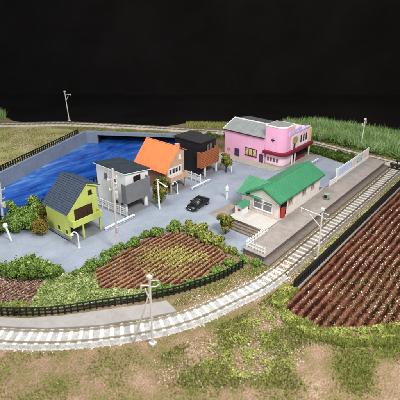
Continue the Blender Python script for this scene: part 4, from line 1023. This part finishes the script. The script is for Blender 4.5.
P = pts_in(TALL2, 4200); V, T = blades(P, 2.1, .28, .09, .5); stuff('tall_grass', V, T, 'tallgrass')
SHRUB = [(75.9,27.2),(80.4,27.0),(80.6,32),(81.1,37),(80.7,41.5),(77.2,43.2),(77.0,40),(77.8,36.5),(76.6,31)]
P = pts_in(SHRUB, 9000); V, T = blades(P, .75, .5, .09, .45); T = T+.2*np.sin(P[:,0]*1.3)*np.sin(P[:,1]*1.1); stuff('rough_grass', V, T, 'foam_dark')
ground_leaves('rough_shrubs', SHRUB, 9000, .13, 1.0, 'foam_dark', .5)
BANK = [(78.5,62),(82,57),(86,52),(90,50),(92,50.5),(86,58.5),(80.5,65.5),(77.3,70),(75.2,68.5)]
P = pts_in(BANK, 7000); V, T = blades(P, .7, .4, .08, .75); stuff('bank_grass', V, T, 'tuft')
# turf tufts: (polygon, count, blade height, tone)
def tufts(poly, n, h, tone, m='tuft', clumpy=.5, thr=.0, w=.045):
    P = pts_in(poly, n)
    k = np.sin(P[:,0]*.9+2*np.sin(P[:,1]*.43))+np.sin(P[:,1]*1.1+1.7*np.sin(P[:,0]*.37))+rng.normal(0,.5,n)
    P = P[k > thr]; V, T = blades(P, h, .6, w, tone); stuff('grass_tufts', V, T, m)
tufts([(36.2,23.9),(38,23),(38.1,21.6),(33,22.6),(27,24.8),(25.9,26),(28,26.2),(32,24.6)], 4500, .22, .55, thr=.3)
tufts([(37.5,18.9),(78,18.9),(78,17.95),(37.2,17.95)], 5000, .26, .62, thr=.5)
tufts([(37.4,18.7),(37,17.0),(33,17.1),(32.6,12.9),(36,9.2),(39,6.6),(44,3.2),(40,0),(30,4),(26,10),(22,15),(18,20),(20,22.3),(25,20.9),(30,19.6)], 30000, .30, .42, thr=.15, w=.05)
tufts([(37.0,17.2),(33.1,17.0),(32.7,12.7),(36,9.2),(39,6.6),(45,2.6),(42,1.2),(36,5.6),(32,10),(30.6,14),(31.6,17.6),(35,18.2)], 20000, .40, .55, m='tuft', thr=-.7, w=.055)
tufts([(18,20),(22,15),(26,10),(30,4),(24,0),(14,4),(4,18),(-2,34),(-2,50),(3.5,50),(6,43),(10,35),(15,29),(20,24)], 26000, .26, .45, thr=.1)
tufts(LAWN, 20000, .26, .66, thr=-.1, w=.06)
tufts(LAWN, 9000, .34, .35, thr=.75, w=.06)
tufts([(81.0,44),(79.2,50),(75.5,57.5),(71.5,65),(67,73),(60.5,84),(56,90),(55,86),(60,78),(69,63),(69.5,59.5),(66,52),(75.5,47)], 9000, .35, .5, thr=-.2, w=.06)
tufts([(84.3,8),(84.0,20),(84.6,31),(85.3,37),(86,37),(86,8)], 2600, .4, .6)
# loose gravel stones
def stones(poly, n, s, z=.03, tone=.5):
    P = pts_in(poly, n); C = np.column_stack([P, np.full(n, z)]); N_ = rng.normal(0,.5,(n,3)); N_[:,2] += 1; N_ /= np.linalg.norm(N_,axis=1)[:,None]
    stuff('loose_gravel', leaf_quads(C, N_, s), np.clip(rng.normal(tone,.2,n),.25,.95), 'stubble', 4)
stones([(36.2,23.9),(38.1,23),(38.1,22),(33,22.6),(27,24.8),(25.9,26.2),(28,26.2),(32,24.6)], 2200, .05)
stones([(37.5,19.0),(78,19.0),(78,17.95),(37.2,17.95)], 6500, .06)
stones([(37.4,18.6),(36.6,17.4),(33,17.2),(32,14),(28,12),(22,15),(18,20),(20,22.3),(25,20.9),(30,19.6)], 5000, .055)
stones([(84.2,8),(83.9,20),(84.4,31),(85,37),(86.4,37),(86.2,20),(86,8)], 1400, .07)

stones([(40,84),(47,80),(52,88),(49,96),(42,98)], 1800, .09, .03, .45)
for d_ in (-1.22, 1.22):
    e_ = offset(TRACK_FRONT, d_)[::2]; n_ = 1500; i_ = rng.integers(0, len(e_), n_); p_ = e_[i_]+rng.normal(0, .13, (n_,2))
    C_ = np.column_stack([p_, np.full(n_, .05)]); N_ = rng.normal(0,.5,(n_,3)); N_[:,2] += 1; N_ /= np.linalg.norm(N_,axis=1)[:,None]
    stuff('loose_gravel', leaf_quads(C_, N_, .055), np.clip(rng.normal(.78,.2,n_),.3,1), 'stubble', 4)
stones([(34.5,19.9),(34.8,21.6),(38.4,21.3),(41.5,21.2),(41.5,19.5),(38.2,19.4)], 900, .05, .315, .6)
stones([(36.5,19.7),(36.6,21.4),(38.2,21.3),(40,21.2),(40,19.5),(38.2,19.4)], 700, .05, .315, .8)
# ------------------------------------------------------------------ camera, world, lamps
cam_d = bpy.data.cameras.new('camera'); cam = bpy.data.objects.new('camera', cam_d); COL.objects.link(cam)
cam.location = (0,0,30); cam.rotation_euler = (R(90-21.0), 0, R(-49.6))
cam_d.sensor_width = 36; cam_d.lens = 36*436.25/400; cam_d.shift_y = -(200-161)/400; cam_d.dof.use_dof = True; cam_d.dof.focus_distance = 64; cam_d.dof.aperture_fstop = .17; cam_d.clip_start = .5; cam_d.clip_end = 1000
S.camera = cam
w = bpy.data.worlds.new('World'); S.world = w; w.use_nodes = True
w.node_tree.nodes['Background'].inputs['Color'].default_value = (.92,.95,1,1); w.node_tree.nodes['Background'].inputs['Strength'].default_value = .42
def area(name, loc, target, size, power, col=(1,1,1)):
    d = bpy.data.lights.new(name, 'AREA'); d.shape = 'SQUARE'; d.size = size; d.energy = power; d.color = col
    o = bpy.data.objects.new(name, d); COL.objects.link(o); o.location = loc
    o.rotation_euler = (Vector(target)-Vector(loc)).to_track_quat('-Z','Y').to_euler(); return o
area('key_softbox', (22,-12,62), (48,34,0), 17, 70000, (1,.985,.96))
area('left_fill', (-38,46,46), (42,44,2), 26, 24000, (.97,.985,1))  # added fill lamp, brightens the left-facing walls
area('backdrop_glow', (118,28,70), (175,60,35), 14, 9000, (1,.80,.62))
area('top_softbox', (40,60,85), (50,42,0), 40, 41000, (.97,.985,1))
S.view_settings.view_transform = 'Standard'; S.view_settings.look = 'None'; S.view_settings.exposure = 0; S.view_settings.gamma = 1
S.render.resolution_x = S.render.resolution_y = 1024
